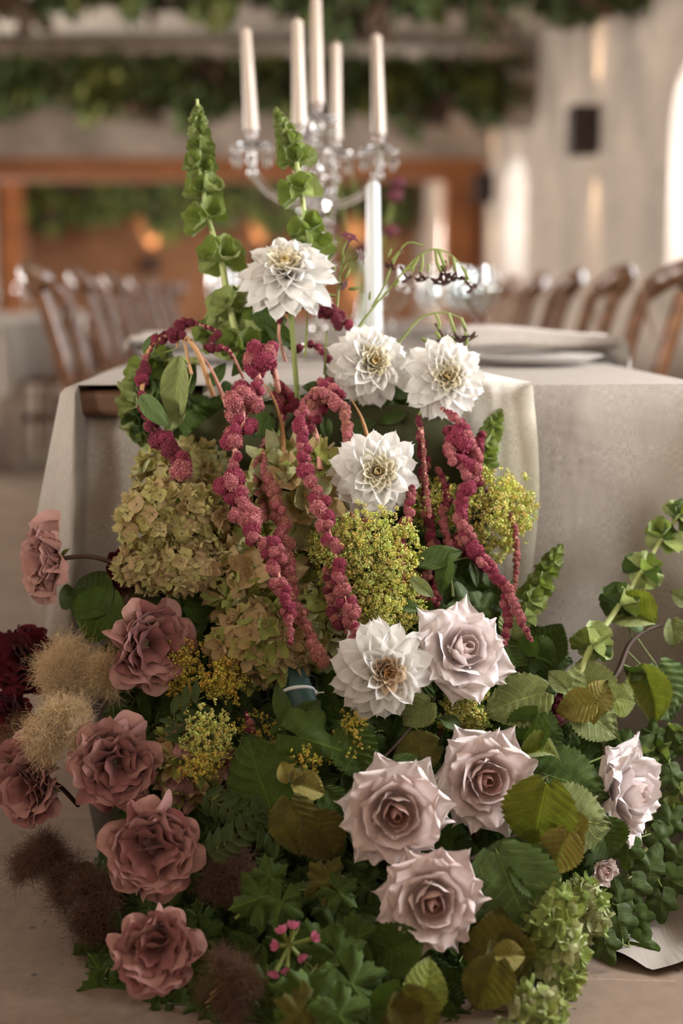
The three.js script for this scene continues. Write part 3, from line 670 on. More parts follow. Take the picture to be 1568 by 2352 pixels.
blushRose('pale blush rose turned aside, beside the ivy and linen', 1445, 1822, 110, V(0.72, 0.12, 0.68), [MT.blushPale, MT.blush, MT.blushPale], 205, -0.02, F(1330, 1960, 0.1));
blushRose('small pink rose half hidden behind ivy and young leaves', 1385, 2000, 44, V(0.5, -0.1, 0.86), BL, 206, 0.02, F(1320, 2060, 0.12), 5);

// mauve garden roses: a ruffled, quartered heart in a ring of round guard petals
const mauveGuard = [1, 2, 3].map((s) => rosePetal({ prof: [[0.05, -0.05], [0.6, -0.02], [0.66, 0.3], [1.0, 0.3 - 0.08 * s]], beta: 0.66, roll: -0.04, tip: 0.3, ruffle: 0.03, s, narrow: 0.5 }));
const mauveCup = [4, 5, 6].map((s) => rosePetal({ prof: [[0.05, 0], [0.55, 0], [0.6, 0.3], [0.72 + 0.03 * (s - 5), 0.5]], beta: 0.74, roll: 0.03, tip: 0.25, ruffle: 0.032, s, narrow: 0.4, nv: 14 }));
const mauveFold = [1, 2, 3, 4, 5].map((s) => sheet(8, 14, (u, v) => {
  const fan = 0.4 + 0.6 * Math.pow(u, 0.7), rim = 1 - 0.1 * v * v - 0.5 * Math.pow(v, 6) + 0.02 * Math.sin(v * 6 + s * 2), cup = [0.24, -0.1, 0.28, 0.16, -0.15][s - 1];
  return [0.34 * v * fan * (1 - 0.2 * Math.pow(u, 5)), 0.05 * Math.sin(v * 3.2 + s * 1.9) * u + cup * v * v * (0.35 + 0.65 * u) + 0.1 * Math.pow(u, 4) * (1 + 0.5 * Math.sin(v * 5 + s)), u * rim * 0.55];
}));
function mauveRose(label, px, py, rpx, dir, mats, s, off, stemTarget, guards = 7, name = 'mauve_rose') {
  seed(s);
  const p = F(px, py, off), R = rpx * M(p) * 1.06, o = thing(name, label, 'rose', p.clone().addScaledVector(dir.clone().normalize(), -0.25 * R));
  o.quaternion.copy(facing(dir, rr(0, TAU)));
  const put = (g, mat, e, q) => { const m = part('petal', g, mat, o); m.rotation.copy(e); m.scale.setScalar(R * q); return m; };
  for (let i = 0; i < guards; i++) put(pick(mauveGuard), mats[2], new THREE.Euler(rr(-0.12, 0.12), rr(-0.12, 0.12), (i + rr(-0.2, 0.2)) / guards * TAU), rr(0.92, 1.1));
  for (let i = 0; i < 8; i++) put(pick(mauveCup), mats[0], new THREE.Euler(rr(-0.06, 0.06), rr(-0.06, 0.06), (i + rr(-0.2, 0.2)) / 8 * TAU), rr(0.94, 1.06));
  for (let i = 0; i < 8; i++) put(pick(mauveCup), mats[0], new THREE.Euler(rr(-0.06, 0.06), rr(-0.06, 0.06), (i + 0.5) / 8 * TAU), rr(0.78, 0.86));
  const N = 36;
  for (let i = 0; i < N; i++) {
    const r = 0.6 * Math.sqrt((i + 0.6) / N), a = i * GOLD + 0.5 * n3(i * 0.3, s), m = part('petal', pick(mauveFold), mats[r < 0.3 ? 1 : rnd() < 0.4 ? 1 : 0], o);
    const lean = 0.1 + r * 0.75 + rr(-0.1, 0.1), yaw = rr(-0.9, 0.9) * (1 - r * 0.9), k = R * rr(0.92, 1.15) * (0.92 + 0.3 * r);
    const mm = new THREE.Matrix4().makeRotationZ(a).multiply(new THREE.Matrix4().makeTranslation(0, r * R * 0.72, 0.02 * R)).multiply(new THREE.Matrix4().makeRotationX(-lean)).multiply(new THREE.Matrix4().makeRotationZ(yaw)).multiply(new THREE.Matrix4().makeScale(k * 1.15, k, k));
    mm.decompose(m.position, m.quaternion, m.scale);
  }
  sepals(o, R, MT.stem);
  stemTo(o, o.position.clone(), stemTarget, 0.0035, MT.stemBrown, 0.012);
}
const MV = [MT.mauve, MT.mauveDeep, MT.mauvePale];
mauveRose('mauve rose turned away on a bare stem beside the cloth corner', 98, 1285, 92, V(-0.9, 0.1, 0.5), [MT.mauvePale, MT.mauve, MT.mauvePale], 301, -0.06, F(300, 1310, 0.02), 6);
mauveRose('mauve rose tilted under the yellowed hydrangea head', 352, 1482, 108, V(0.5, 0.05, 0.8), MV, 302, -0.02, F(420, 1560, 0.1));
mauveRose('mauve rose facing out beside the smoke bush plumes', 265, 1757, 108, V(0.08, 0.1, 1), MV, 303, -0.03, F(330, 1850, 0.12), 6);
mauveRose('mauve rose facing the aisle, half behind a smoke bush plume', 62, 1800, 105, V(-0.55, 0.0, 0.8), MV, 304, -0.03, F(180, 1850, 0.1), 5);
mauveRose('mauve rose with wide splayed guard petals', 352, 1950, 118, V(0.05, 0.1, 1), [MT.mauve, MT.mauveDeep, MT.mauvePale], 305, -0.04, F(380, 2050, 0.12), 6);
mauveRose('dusky mauve rose, lowest of the bunch near the floor', 358, 2185, 106, V(0.1, 0.12, 1), MV, 306, -0.03, F(420, 2250, 0.12), 6);
const BU = [MT.burgundy, MT.burgundy, MT.burgundy];
mauveRose('burgundy rose at the outer edge behind the smoke bush', 40, 1520, 85, V(-0.3, 0.25, 0.9), BU, 307, 0.05, F(180, 1600, 0.14), 6, 'burgundy_rose');
mauveRose('burgundy rose under the bare-stemmed mauve rose', 290, 1310, 55, V(-0.4, 0.1, 0.8), BU, 308, 0.06, F(380, 1380, 0.14), 5, 'burgundy_rose');
mauveRose('burgundy rose below the other dark rose beside the smoke bush', 20, 1640, 66, V(-0.5, 0.0, 0.8), BU, 309, 0.04, F(150, 1700, 0.14), 5, 'burgundy_rose');

// ---- hydrangeas: domes of four-petalled florets ----
const floretGeo = (wide, cup, s) => merge([0, 1, 2, 3].map((i) => sheet(4, 4, (u, v) => {
  const w = Math.pow(Math.sin(Math.PI * clamp(0.06 + 0.9 * u, 0, 1)), 0.55) * wide;
  return [0.5 * w * v, 0.06 + 0.46 * u * (1 - 0.1 * v * v), cup * u * u + 0.05 * Math.sin(v * 3 + i + s) * u - 0.06 * v * v * (s % 2 ? 1 : -1)];
}).rotateZ(i * Math.PI / 2 + 0.12 * Math.sin(s + i * 2))).concat([new THREE.IcosahedronGeometry(0.05, 0).translate(0, 0, 0.02)]));
const florets = [floretGeo(0.52, 0.1, 1), floretGeo(0.5, 0.28, 2), floretGeo(0.56, -0.05, 3), floretGeo(0.46, 0.42, 4)];
function hydrangea(label, px, py, rx, ry, rz, n, fpx, mats, s, off = 0, dir = V(0, 0.1, 1), lumps = 0) {
  seed(s);
  const p = F(px, py, off), k = M(p), o = thing('hydrangea', label, 'hydrangea', p), up = facing(dir);
  const A = V(rx * k, ry * k, rz * k);
  part('pith', new THREE.IcosahedronGeometry(1, 3).scale(A.x * 0.62, A.y * 0.62, A.z * 0.62), MT.stem, o);
  for (let i = 0; i < n; i++) {
    const z = 1 - (i + 0.5) / n * 1.35, r = Math.sqrt(Math.max(0, 1 - z * z)), a = i * GOLD + rr(-0.15, 0.15);
    const d = V(r * Math.cos(a), r * Math.sin(a), z).applyQuaternion(up), lump = 1 + lumps * n3(d.x * 2.6 + s, d.y * 2.6, d.z * 2.6) + rr(-0.07, 0.05);
    const q = V(d.x * A.x, d.y * A.y, d.z * A.z).multiplyScalar(lump), nn = V(d.x / A.x, d.y / A.y, d.z / A.z).normalize().add(V(rr(-0.45, 0.45), rr(-0.45, 0.45), rr(-0.3, 0.3))).normalize();
    const m = part('floret', pick(florets), pick(mats), o);
    m.position.copy(q); m.quaternion.copy(facing(nn, rr(0, TAU))); m.scale.setScalar(fpx * k * rr(0.8, 1.2));
  }
  stemTo(o, p.clone().add(V(0, -0.02, -A.z * 0.4)), p.clone().add(V(0, -0.1, -0.13)), 0.005, MT.stem);
}
hydrangea('yellowed hydrangea dome, topmost of the bunch beside the amaranth', 430, 1110, 105, 90, 70, 130, 40, [MT.hydLime, MT.hydCream, MT.hydLime, MT.hydPale], 401, 0.05, V(-0.2, 0.5, 0.8), 0.2);
hydrangea('big yellowed hydrangea dome beside the linen corner', 400, 1200, 122, 100, 80, 190, 42, [MT.hydLime, MT.hydCream, MT.hydTan, MT.hydLime], 402, 0.0, V(-0.2, 0.2, 0.95), 0.24);
hydrangea('yellowed hydrangea dome hanging over the tilted mauve rose', 400, 1300, 128, 55, 75, 150, 38, [MT.hydLime, MT.hydCream, MT.hydTan], 403, 0.0, V(-0.1, -0.2, 0.95), 0.18);
hydrangea('large-petalled green hydrangea behind the thick amaranth rope', 680, 1180, 105, 150, 80, 70, 96, [MT.hydGreen, MT.hydPale, MT.hydTan, MT.hydPale, MT.hydLime], 404, 0.06, V(0, 0.1, 1), 0.15);
hydrangea('large-petalled green hydrangea under the first amaranth ropes', 600, 1340, 110, 90, 70, 60, 84, [MT.hydGreen, MT.hydTan, MT.hydGreen, MT.hydPale], 405, 0.05, V(-0.1, 0, 1), 0.15);
hydrangea('tan-tinged hydrangea above the green plastic tube', 610, 1480, 112, 88, 70, 105, 54, [MT.hydTan, MT.hydLime, MT.hydTan, MT.hydGreen], 406, 0.03, V(0, -0.1, 1), 0.22);
hydrangea('small green hydrangea touching the cream dahlia petals', 735, 1440, 70, 80, 60, 70, 48, [MT.hydPale, MT.hydGreen, MT.hydLime], 407, 0.04, V(0, 0, 1), 0.2);
hydrangea('fresh lime hydrangea trailing over the floor', 1265, 2180, 62, 130, 70, 90, 62, [MT.hydFresh, MT.hydPale, MT.hydFresh, MT.hydGreen], 408, -0.02, V(0.4, 0.1, 0.9), 0.2);
hydrangea('round white-green hydrangea under the young bronze leaves', 1340, 2092, 52, 62, 50, 64, 42, [MT.hydPale, MT.hydFresh, MT.hydPale], 409, 0.0, V(0.2, 0.2, 0.9), 0.12);
hydrangea('dried hydrangea with faded tan florets beside the gold sprays', 440, 1755, 88, 80, 50, 60, 56, [MT.hydTan, MT.mauve, MT.hydGreen], 410, 0.04, V(0, 0.1, 1), 0.25);
hydrangea('lime hydrangea peeping out at the foot of the lobed leaves', 1225, 2330, 62, 60, 50, 50, 50, [MT.hydFresh, MT.hydPale, MT.hydGreen], 411, -0.02, V(0.2, 0.1, 1), 0.15);

// ---- bells of Ireland ----
const bellGeo = (s) => sheet(6, 20, (u, v) => {
  const a = v * Math.PI, lob = 1 + 0.1 * Math.pow(u, 3) * Math.cos(5 * a + s) + 0.05 * u * Math.sin(3 * a + s), r = (0.1 + 0.9 * Math.pow(u, 0.75)) * 0.5 * lob;
  return [r * Math.cos(a), r * Math.sin(a) * 0.86, 0.72 * Math.pow(u, 1.15) - 0.08 * Math.pow(u, 6) + 0.05 * u * u * Math.cos(5 * a)];
});
const bellGeos = [1, 2, 3].map(bellGeo);
function bells(label, pts, whorls, s, off = 0, mats = [MT.bell, MT.bell, MT.bellPale], stemMat = MT.stemPale, rpx = 9) {
  seed(s);
  const w = pts.map(([x, y, d = 0]) => F(x, y, off + d)), o = thing('bells_of_ireland', label, 'flower spike', w[0]), k = M(w[0]);
  const loc = w.map((p) => p.clone().sub(w[0])), curve = new THREE.CatmullRomCurve3(loc);
  part('stem', tube(loc, (t) => k * lerp(rpx, rpx * 0.35, t), 8, 30), stemMat, o);
  for (const [t, size, n] of whorls) {
    const c = curve.getPointAt(t), ax = curve.getTangentAt(t), q = new THREE.Quaternion().setFromUnitVectors(V(0, 1, 0), ax), a0 = rr(0, TAU);
    for (let i = 0; i < n; i++) {
      const a = a0 + (i + rr(-0.15, 0.15)) / n * TAU, dir = V(Math.cos(a), rr(0.1, 0.75), Math.sin(a)).normalize().applyQuaternion(q), m = part('bell', pick(bellGeos), pick(mats), o);
      m.position.copy(c).addScaledVector(dir, size * k * 0.1).addScaledVector(ax, rr(-0.3, 0.3) * size * k * 0.3);
      m.quaternion.copy(facing(dir, rr(0, TAU)));
      m.scale.setScalar(size * k * rr(0.85, 1.15));
    }
  }
}
bells('tall bells of Ireland spike rising clear of the candles', [[550, 800], [524, 690], [508, 600], [478, 500], [462, 400], [456, 300], [453, 228]], [[0.0, 60, 5], [0.17, 62, 6], [0.36, 66, 6], [0.53, 62, 5], [0.64, 52, 6], [0.73, 50, 6], [0.8, 40, 6], [0.86, 32, 6], [0.91, 24, 6], [0.94, 18, 5], [0.96, 14, 5]], 501, 0.03);
bells('bells of Ireland spike in front of the candelabra', [[725, 720], [706, 560], [690, 430], [675, 350], [648, 290], [632, 252]], [[0.3, 64, 5], [0.4, 56, 5], [0.58, 60, 6], [0.74, 52, 6], [0.82, 38, 6], [0.88, 28, 6], [0.92, 22, 6], [0.96, 16, 6], [0.99, 10, 5]], 502, 0.05);
bells('bells of Ireland spike against the gauze runner', [[1085, 1130], [1105, 1050], [1125, 1000], [1148, 945]], [[0.2, 46, 6], [0.4, 44, 6], [0.55, 40, 6], [0.68, 34, 6], [0.8, 28, 6], [0.9, 20, 5], [0.98, 12, 5]], 503, 0.04);
bells('bells of Ireland spike leaning on the linen by the amaranth tips', [[1170, 1560], [1195, 1430], [1235, 1350], [1262, 1300], [1288, 1255]], [[0.25, 48, 6], [0.42, 46, 6], [0.55, 46, 6], [0.68, 42, 6], [0.78, 36, 6], [0.87, 28, 6], [0.94, 20, 5], [0.99, 12, 5]], 504, 0.04);
bells('long bells of Ireland spike leaning out past the twig', [[1320, 1600], [1350, 1500], [1415, 1400], [1475, 1310], [1528, 1225], [1600, 1130]], [[0.2, 66, 6], [0.42, 62, 6], [0.6, 60, 6], [0.76, 56, 6], [0.88, 52, 6]], 505, -0.02, [MT.bell, MT.leafGreen, MT.bellPale]);
bells('drooping green bell spike at the aisle end of the table', [[470, 830], [390, 830], [330, 880], [318, 950], [338, 1010]], [[0.3, 62, 6], [0.45, 60, 6], [0.58, 62, 6], [0.7, 58, 6], [0.82, 54, 6], [0.94, 44, 5]], 506, 0.05, [MT.bell, MT.leafGreen, MT.bellPale]);
bells('short green bell spike behind the upper amaranth', [[620, 820], [570, 770], [520, 750], [470, 780]], [[0.25, 56, 6], [0.5, 60, 6], [0.72, 58, 6], [0.92, 50, 6]], 507, 0.07, [MT.bell, MT.bellPale]);
bells('bell spike behind the leaves near the aside-turned rose', [[1440, 1760], [1500, 1720], [1560, 1690]], [[0.3, 46, 6], [0.6, 44, 6], [0.9, 40, 6]], 508, 0.03, [MT.bell, MT.leafGreen]);
bells('pale bell spike beyond the aside-turned rose', [[1480, 1960], [1530, 1870], [1570, 1800]], [[0.4, 40, 6], [0.65, 40, 6], [0.9, 36, 6]], 509, 0.04, [MT.bell, MT.bellPale]);

// ---- hanging amaranth: ropes of fuzzy bobbles on bending stems ----
const bobbleGeo = (s) => {
  seed(900 + s);
  const list = [], tone = [], N = 300;
  const core = new THREE.IcosahedronGeometry(0.84, 1), p = core.attributes.position;
  for (let i = 0; i < p.count; i++) { const k = 1 + 0.3 * n3(p.getX(i) * 2.2 + s, p.getY(i) * 2.2, p.getZ(i) * 2.2); p.setXYZ(i, p.getX(i) * k, p.getY(i) * k, p.getZ(i) * k); }
  list.push(core); tone.push([0.7, 0.6, 0.62]);
  for (let i = 0; i < N; i++) {
    const z = 1 - (i + 0.5) / N * 2, r = Math.sqrt(1 - z * z), a = i * GOLD, d = V(r * Math.cos(a), r * Math.sin(a), z), k = 0.84 * (1 + 0.3 * n3(d.x * 0.8 * 2.2 + s, d.y * 1.76, d.z * 1.76)) + rr(-0.02, 0.1);
    const g = new THREE.ConeGeometry(rr(0.07, 0.12), rr(0.12, 0.24), 3, 1, true);
    g.rotateX(Math.PI / 2).applyQuaternion(facing(d.clone().add(V(rr(-0.9, 0.9), rr(-0.9, 0.9), rr(-0.9, 0.9))))).translate(d.x * k, d.y * k, d.z * k);
    list.push(g);
    tone.push(rnd() < 0.22 ? [1.35, 1.9, 1.5] : rnd() < 0.5 ? [1, 1, 1] : [0.8, 0.66, 0.72]);
  }
  const col = [];
  list.forEach((g, i) => { const n = (g.index ?? g.attributes.position).count; for (let k = 0; k < n; k++) col.push(...tone[i]); });
  const g = merge(list);
  return g.setAttribute('color', new THREE.Float32BufferAttribute(col, 3));
};
const bobbles = [1, 2, 3].map(bobbleGeo);
// pts: [px, py, radius px]; gap > 1 leaves stem showing between the bobbles
function amaranth(label, pts, mats, s, { off = -0.03, gap = 1.15, lump = 0.5, stem = MT.stemPink, sr = 4 } = {}) {
  seed(s);
  const w = pts.map(([x, y, , d = 0]) => F(x, y, off + d)), o = thing('amaranth_tassel', label, 'amaranth', w[0]), k = M(w[0]), loc = w.map((p) => p.clone().sub(w[0]));
  const curve = new THREE.CatmullRomCurve3(loc, false, 'centripetal'), L = curve.getLength();
  part('stem', tube(loc, (t) => k * lerp(sr, sr * 0.4, t), 6, pts.length * 6), stem, o);
  const lens = curve.getLengths(200), radiusAt = (t) => { // radius by the nearest listed knots
    const u = curve.getUtoTmapping(t) * (pts.length - 1), i = Math.min(pts.length - 2, Math.floor(u));
    return lerp(pts[i][2], pts[i + 1][2], u - i) * k;
  };
  for (let d = 0; d < L;) {
    const t = d / L, r = radiusAt(t);
    if (r < k * 3) { d += k * 12; continue; }
    const c = curve.getPointAt(t), n = r > k * 15 && rnd() < lump ? 4 : 2;
    for (let i = 0; i < n; i++) {
      const m = part('bobble', pick(bobbles), pick(mats), o), rad = r * rr(0.7, 1.1) * (n > 2 ? 0.66 : 0.84);
      m.position.copy(c).add(V(rr(-1, 1), rr(-0.7, 0.7), rr(-0.8, 0.8)).multiplyScalar(n > 2 ? r * 0.62 : r * 0.42));
      m.rotation.set(rr(0, 6), rr(0, 6), rr(0, 6));
      m.scale.set(rad * rr(0.85, 1.1), rad, rad * rr(0.85, 1.1));
    }
    d += r * gap * rr(0.8, 1.5);
  }
}
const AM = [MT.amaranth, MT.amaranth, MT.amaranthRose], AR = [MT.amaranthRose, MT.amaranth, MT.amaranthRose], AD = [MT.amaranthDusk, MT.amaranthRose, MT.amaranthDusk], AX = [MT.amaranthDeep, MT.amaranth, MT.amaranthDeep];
amaranth('thick magenta amaranth rope with fist-like clumps, above the hydrangeas', [[640, 900, 0, 0.06], [612, 800, 22], [588, 830, 44], [594, 880, 8], [562, 925, 44], [556, 980, 30], [540, 1025, 34], [540, 1068, 9], [534, 1108, 38], [550, 1150, 24], [566, 1195, 34], [598, 1235, 30], [628, 1262, 24], [640, 1320, 24], [655, 1370, 22], [662, 1420, 14], [667, 1478, 6]], [...AM, MT.amaranthRose], 601, { gap: 0.8, lump: 0.9, off: -0.06, sr: 7 });
amaranth('arching amaranth over the drooping bells, ending on the yellow hydrangea', [[490, 910, 0, 0.05], [448, 800, 0], [415, 770, 14], [372, 775, 22], [340, 810, 6], [330, 870, 26], [325, 910, 10], [340, 960, 16], [372, 1010, 28], [402, 1050, 28], [420, 1090, 34], [436, 1122, 16]], [...AX, MT.amaranthRose], 602, { gap: 1.1, stem: MT.stemTan, sr: 7 });
amaranth('slim dusty pink amaranth rope beside the thick magenta one', [[604, 1040, 8], [612, 1090, 14], [632, 1150, 20], [650, 1220, 20], [658, 1280, 22], [664, 1330, 18], [680, 1400, 20], [706, 1450, 16], [728, 1500, 22], [748, 1535, 12]], AD, 603, { gap: 0.7, lump: 0.2, off: -0.035 });
amaranth('beaded rose pink amaranth rope down the middle of the hydrangeas', [[740, 905, 14], [700, 915, 6], [690, 975, 22], [694, 1030, 20], [708, 1085, 24], [726, 1130, 22], [744, 1185, 24], [764, 1245, 24], [776, 1300, 20], [784, 1345, 22], [800, 1395, 22], [812, 1440, 18], [806, 1470, 10]], AR, 604, { gap: 0.95, lump: 0.5, off: -0.05 });
amaranth('curled brownish amaranth tip hooked above the middle dahlia', [[700, 960, 0, 0.05], [735, 915, 26], [770, 920, 22], [796, 955, 16], [798, 1005, 15], [786, 1050, 10]], [MT.amaranthDusk, MT.amaranthRose], 605, { gap: 0.65, lump: 0.5 });
amaranth('dark amaranth arch behind the highest dahlia', [[655, 830, 0, 0.05], [640, 760, 0], [650, 718, 16], [690, 705, 6], [742, 718, 19], [782, 722, 22], [770, 746, 18], [812, 748, 14]], [...AX], 606, { gap: 1.2, off: 0.02 });
amaranth('red amaranth beads strung over the green bells', [[560, 870, 0, 0.04], [520, 800, 9], [480, 800, 14], [500, 764, 12], [455, 745, 4], [422, 742, 20], [400, 765, 16], [356, 778, 14]], AX, 607, { gap: 1.5, off: -0.01 });
amaranth('amaranth rope hanging from below the runner-side dahlia', [[1000, 930, 0, 0.04], [1050, 965, 16], [1058, 1010, 30], [1040, 1050, 20], [1082, 1075, 24], [1068, 1130, 20], [1060, 1190, 18], [1080, 1240, 18], [1102, 1275, 22], [1130, 1310, 16], [1156, 1350, 15], [1166, 1410, 15], [1160, 1480, 8]], AM, 608, { gap: 0.75, lump: 0.35, off: -0.03 });
amaranth('thin amaranth rope pointing off beyond the uppermost blush rose', [[1100, 1290, 10], [1140, 1320, 14], [1172, 1370, 14], [1196, 1425, 12], [1222, 1474, 5]], AR, 609, { gap: 0.7, lump: 0, off: -0.045 });
amaranth('straight amaranth rope in the shade behind the middle dahlia', [[960, 960, 8], [972, 1040, 14], [975, 1120, 15], [985, 1200, 16], [985, 1290, 15], [1000, 1360, 12], [1005, 1400, 6]], [...AX, MT.amaranthDusk], 610, { gap: 0.7, lump: 0.1, off: 0.0 });
amaranth('rose pink amaranth rope just under the middle dahlia', [[945, 1120, 10], [938, 1170, 14], [922, 1230, 14], [918, 1290, 10], [930, 1340, 5]], AR, 611, { gap: 0.7, lump: 0 });
amaranth('amaranth rope crossing the lime sprays', [[1010, 1080, 10], [1024, 1140, 12], [1018, 1200, 13], [1036, 1260, 14], [1010, 1320, 14], [990, 1380, 10]], AR, 612, { gap: 0.7, lump: 0.1, off: -0.01 });
amaranth('short faded amaranth sprig lying in the lime froth', [[806, 1180, 5], [838, 1205, 12], [850, 1260, 10], [852, 1300, 5]], [MT.amaranthDusk], 613, { gap: 0.7, lump: 0 });
amaranth('amaranth rope ending above the cream dahlia', [[750, 1310, 10], [760, 1370, 18], [772, 1420, 20], [800, 1450, 18], [815, 1490, 8]], [MT.amaranthRose, MT.amaranthDusk, MT.amaranthDeep], 614, { gap: 0.7, lump: 0.2, off: -0.03 });
amaranth('thin amaranth string hanging against the runner edge', [[1150, 1150, 6], [1178, 1200, 8], [1186, 1270, 9], [1184, 1330, 7], [1180, 1370, 3]], [MT.amaranthDusk, MT.amaranthRose], 615, { gap: 0.8, lump: 0, off: -0.0 });
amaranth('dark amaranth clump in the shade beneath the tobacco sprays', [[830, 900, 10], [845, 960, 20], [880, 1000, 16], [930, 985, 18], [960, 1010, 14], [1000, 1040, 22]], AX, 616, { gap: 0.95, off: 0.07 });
amaranth('knobbly amaranth stalk rising between the first bead ropes', [[650, 1000, 0, 0.05], [648, 920, 16], [640, 870, 0], [660, 920, 18], [612, 905, 14]], AM, 617, { gap: 1.3, off: 0.01 });
amaranth('dusty amaranth rope behind the beaded rose pink one', [[610, 1010, 10, 0.02], [590, 1080, 12], [600, 1150, 12], [610, 1200, 10]], AD, 618, { gap: 0.8, lump: 0, off: 0.0 });
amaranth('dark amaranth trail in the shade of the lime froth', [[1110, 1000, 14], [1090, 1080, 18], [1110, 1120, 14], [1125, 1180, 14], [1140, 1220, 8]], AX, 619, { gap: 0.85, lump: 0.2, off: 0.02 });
amaranth('amaranth tuft curled round the smooth green leaves', [[1000, 1250, 14], [960, 1290, 14], [940, 1330, 16], [968, 1380, 14], [1000, 1330, 14], [1060, 1260, 16], [1110, 1300, 16]], AX, 620, { gap: 0.8, lump: 0.2, off: 0.03 });
amaranth('dark amaranth sprig among the serrated leaves above the coiled rose', [[1310, 1560, 14], [1290, 1610, 22], [1270, 1660, 20], [1250, 1690, 12]], [MT.amaranthDeep], 621, { gap: 0.7, off: 0.03 });
amaranth('tiny dark amaranth sprig beside the gold sprays', [[566, 1640, 6], [572, 1665, 14], [590, 1700, 14], [600, 1735, 8]], [MT.amaranthDeep, MT.amaranthDusk], 622, { gap: 0.8, lump: 0, off: 0.02 });

amaranth('pale dusty amaranth thread falling straight down from the runner-side dahlia', [[968, 985, 5], [974, 1060, 7], [980, 1130, 8], [986, 1190, 6]], [MT.amaranthDusk, MT.amaranthRose], 623, { gap: 0.9, lump: 0, off: -0.03 });
amaranth('magenta amaranth clump low on the gauze runner', [[1030, 990, 14], [1050, 1040, 22], [1075, 1010, 20], [1090, 1060, 20], [1100, 1110, 14]], AM, 624, { gap: 0.9, lump: 0.4, off: -0.01 });
amaranth('wine-dark amaranth rope over the smooth leaves under the lime froth', [[1040, 1150, 10], [1062, 1200, 16], [1056, 1240, 16], [1030, 1270, 16], [1002, 1290, 14], [975, 1330, 14], [962, 1380, 12]], [MT.amaranthDusk, MT.amaranthDeep], 625, { gap: 0.75, lump: 0.2, off: -0.01 });
amaranth('short amaranth spur beside the long green dahlia stem', [[640, 940, 0, 0.05], [650, 890, 6], [672, 915, 17], [664, 950, 12]], AM, 626, { gap: 1.1, lump: 0, off: 0.0 });
amaranth('knot of amaranth beads over the hooked brownish tip', [[720, 1000, 0, 0.05], [728, 900, 18], [752, 885, 22], [775, 905, 20], [745, 930, 22], [702, 985, 20]], AM, 627, { gap: 1.0, lump: 0.3, off: -0.01 });
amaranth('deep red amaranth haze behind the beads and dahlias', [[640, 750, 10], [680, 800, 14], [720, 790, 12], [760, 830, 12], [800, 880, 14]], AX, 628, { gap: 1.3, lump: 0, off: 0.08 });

// ---- lady's mantle: froth of tiny yellow-green stars on hair stems ----
const puffGeo = (() => {
  seed(55);
  const list = [];
  for (let i = 0; i < 9; i++) {
    const p = V(rr(-1, 1), rr(-1, 1), rr(-1, 1)).multiplyScalar(0.62), q = facing(p.clone().add(V(0, 0.2, 0.3)), rr(0, 6));
    for (let k = 0; k < 2; k++) { const g = new THREE.CircleGeometry(0.3, 5); g.rotateZ(k * 0.6).applyQuaternion(q).translate(p.x, p.y, p.z); const h = g.attributes.position; h.setXYZ(0, h.getX(0) * 0.75, h.getY(0) * 0.75, h.getZ(0) * 0.75); list.push(g); }
  }
  const g = merge(list);
  g.computeVertexNormals();
  return g;
})();
function ladysMantle(label, px, py, rx, ry, n, s, mat = MT.alchemilla, off = -0.01, rz = 0.05, size = 7.6) {
  seed(s);
  const p = F(px, py, off), k = M(p), o = thing('ladys_mantle', label, 'flower spray', p), root = V(rr(-0.01, 0.01), -ry * k * 0.5, -0.09), tubes = [], list = [];
  const heads = Math.max(5, Math.round(n / 8));
  for (let i = 0; i < heads; i++) {
    const r = Math.sqrt((i + 0.5) / heads), a = i * GOLD + rr(-0.3, 0.3), c = V(rx * k * r * Math.cos(a), ry * k * r * Math.sin(a), rz * (1 - r * r) * rr(0.5, 1) - 0.01);
    if (i < 26) tubes.push(tube([root, root.clone().lerp(c, 0.55).add(V(0, 0.012, 0)), c], 0.0006, 4, 6));
    const hr = k * rr(13, 24);
    for (let j = 0; j < 16; j++) list.push(c.clone().add(V(rr(-1, 1), rr(-1, 1), rr(-0.8, 0.8)).multiplyScalar(hr)));
  }
  part('stems', merge(tubes), MT.stem, o);
  const im = new THREE.InstancedMesh(puffGeo, mat, list.length), m = new THREE.Matrix4(), col = new THREE.Color();
  list.forEach((c, i) => { const q = size * k * rr(0.7, 1.3); im.setMatrixAt(i, m.compose(c, new THREE.Quaternion().setFromEuler(new THREE.Euler(rr(-0.6, 0.6), rr(-0.6, 0.6), rr(0, 6))), V(q, q, q))); im.setColorAt(i, col.setRGB(rr(0.7, 1), rr(0.75, 1), rr(0.5, 1))); });
  im.name = 'blossoms';
  im.userData.kind = 'stuff';
  im.castShadow = im.receiveShadow = true;
  o.add(im);
}
ladysMantle('wide froth of lime lady\'s mantle below the middle dahlia', 850, 1300, 120, 130, 900, 701, MT.alchemilla, -0.01, 0.06);
ladysMantle('lime lady\'s mantle froth just above the cream dahlia', 890, 1400, 75, 70, 340, 702, MT.alchemilla, -0.01, 0.05);
ladysMantle('lime lady\'s mantle beside the beaded amaranth rope', 775, 1260, 60, 50, 260, 703, MT.alchemilla, 0.01);
ladysMantle('airy lady\'s mantle spray spreading over the gauze runner', 1125, 1185, 85, 105, 520, 704, MT.alchemilla, 0.02, 0.05);
ladysMantle('loose lady\'s mantle wisps past the runner edge', 1180, 1160, 45, 60, 130, 705, MT.alchemilla, 0.04, 0.03);
ladysMantle('lady\'s mantle tuft between two amaranth ropes under the runner-side dahlia', 1000, 1160, 60, 50, 200, 706, MT.alchemilla, 0.02);
ladysMantle('lime lady\'s mantle under the uppermost blush rose stem', 1075, 1625, 62, 62, 220, 707, MT.alchemilla, 0.02);
ladysMantle('gold-lit lady\'s mantle above the dried hydrangea', 480, 1690, 52, 62, 170, 708, MT.alchemilla, -0.02, 0.03);
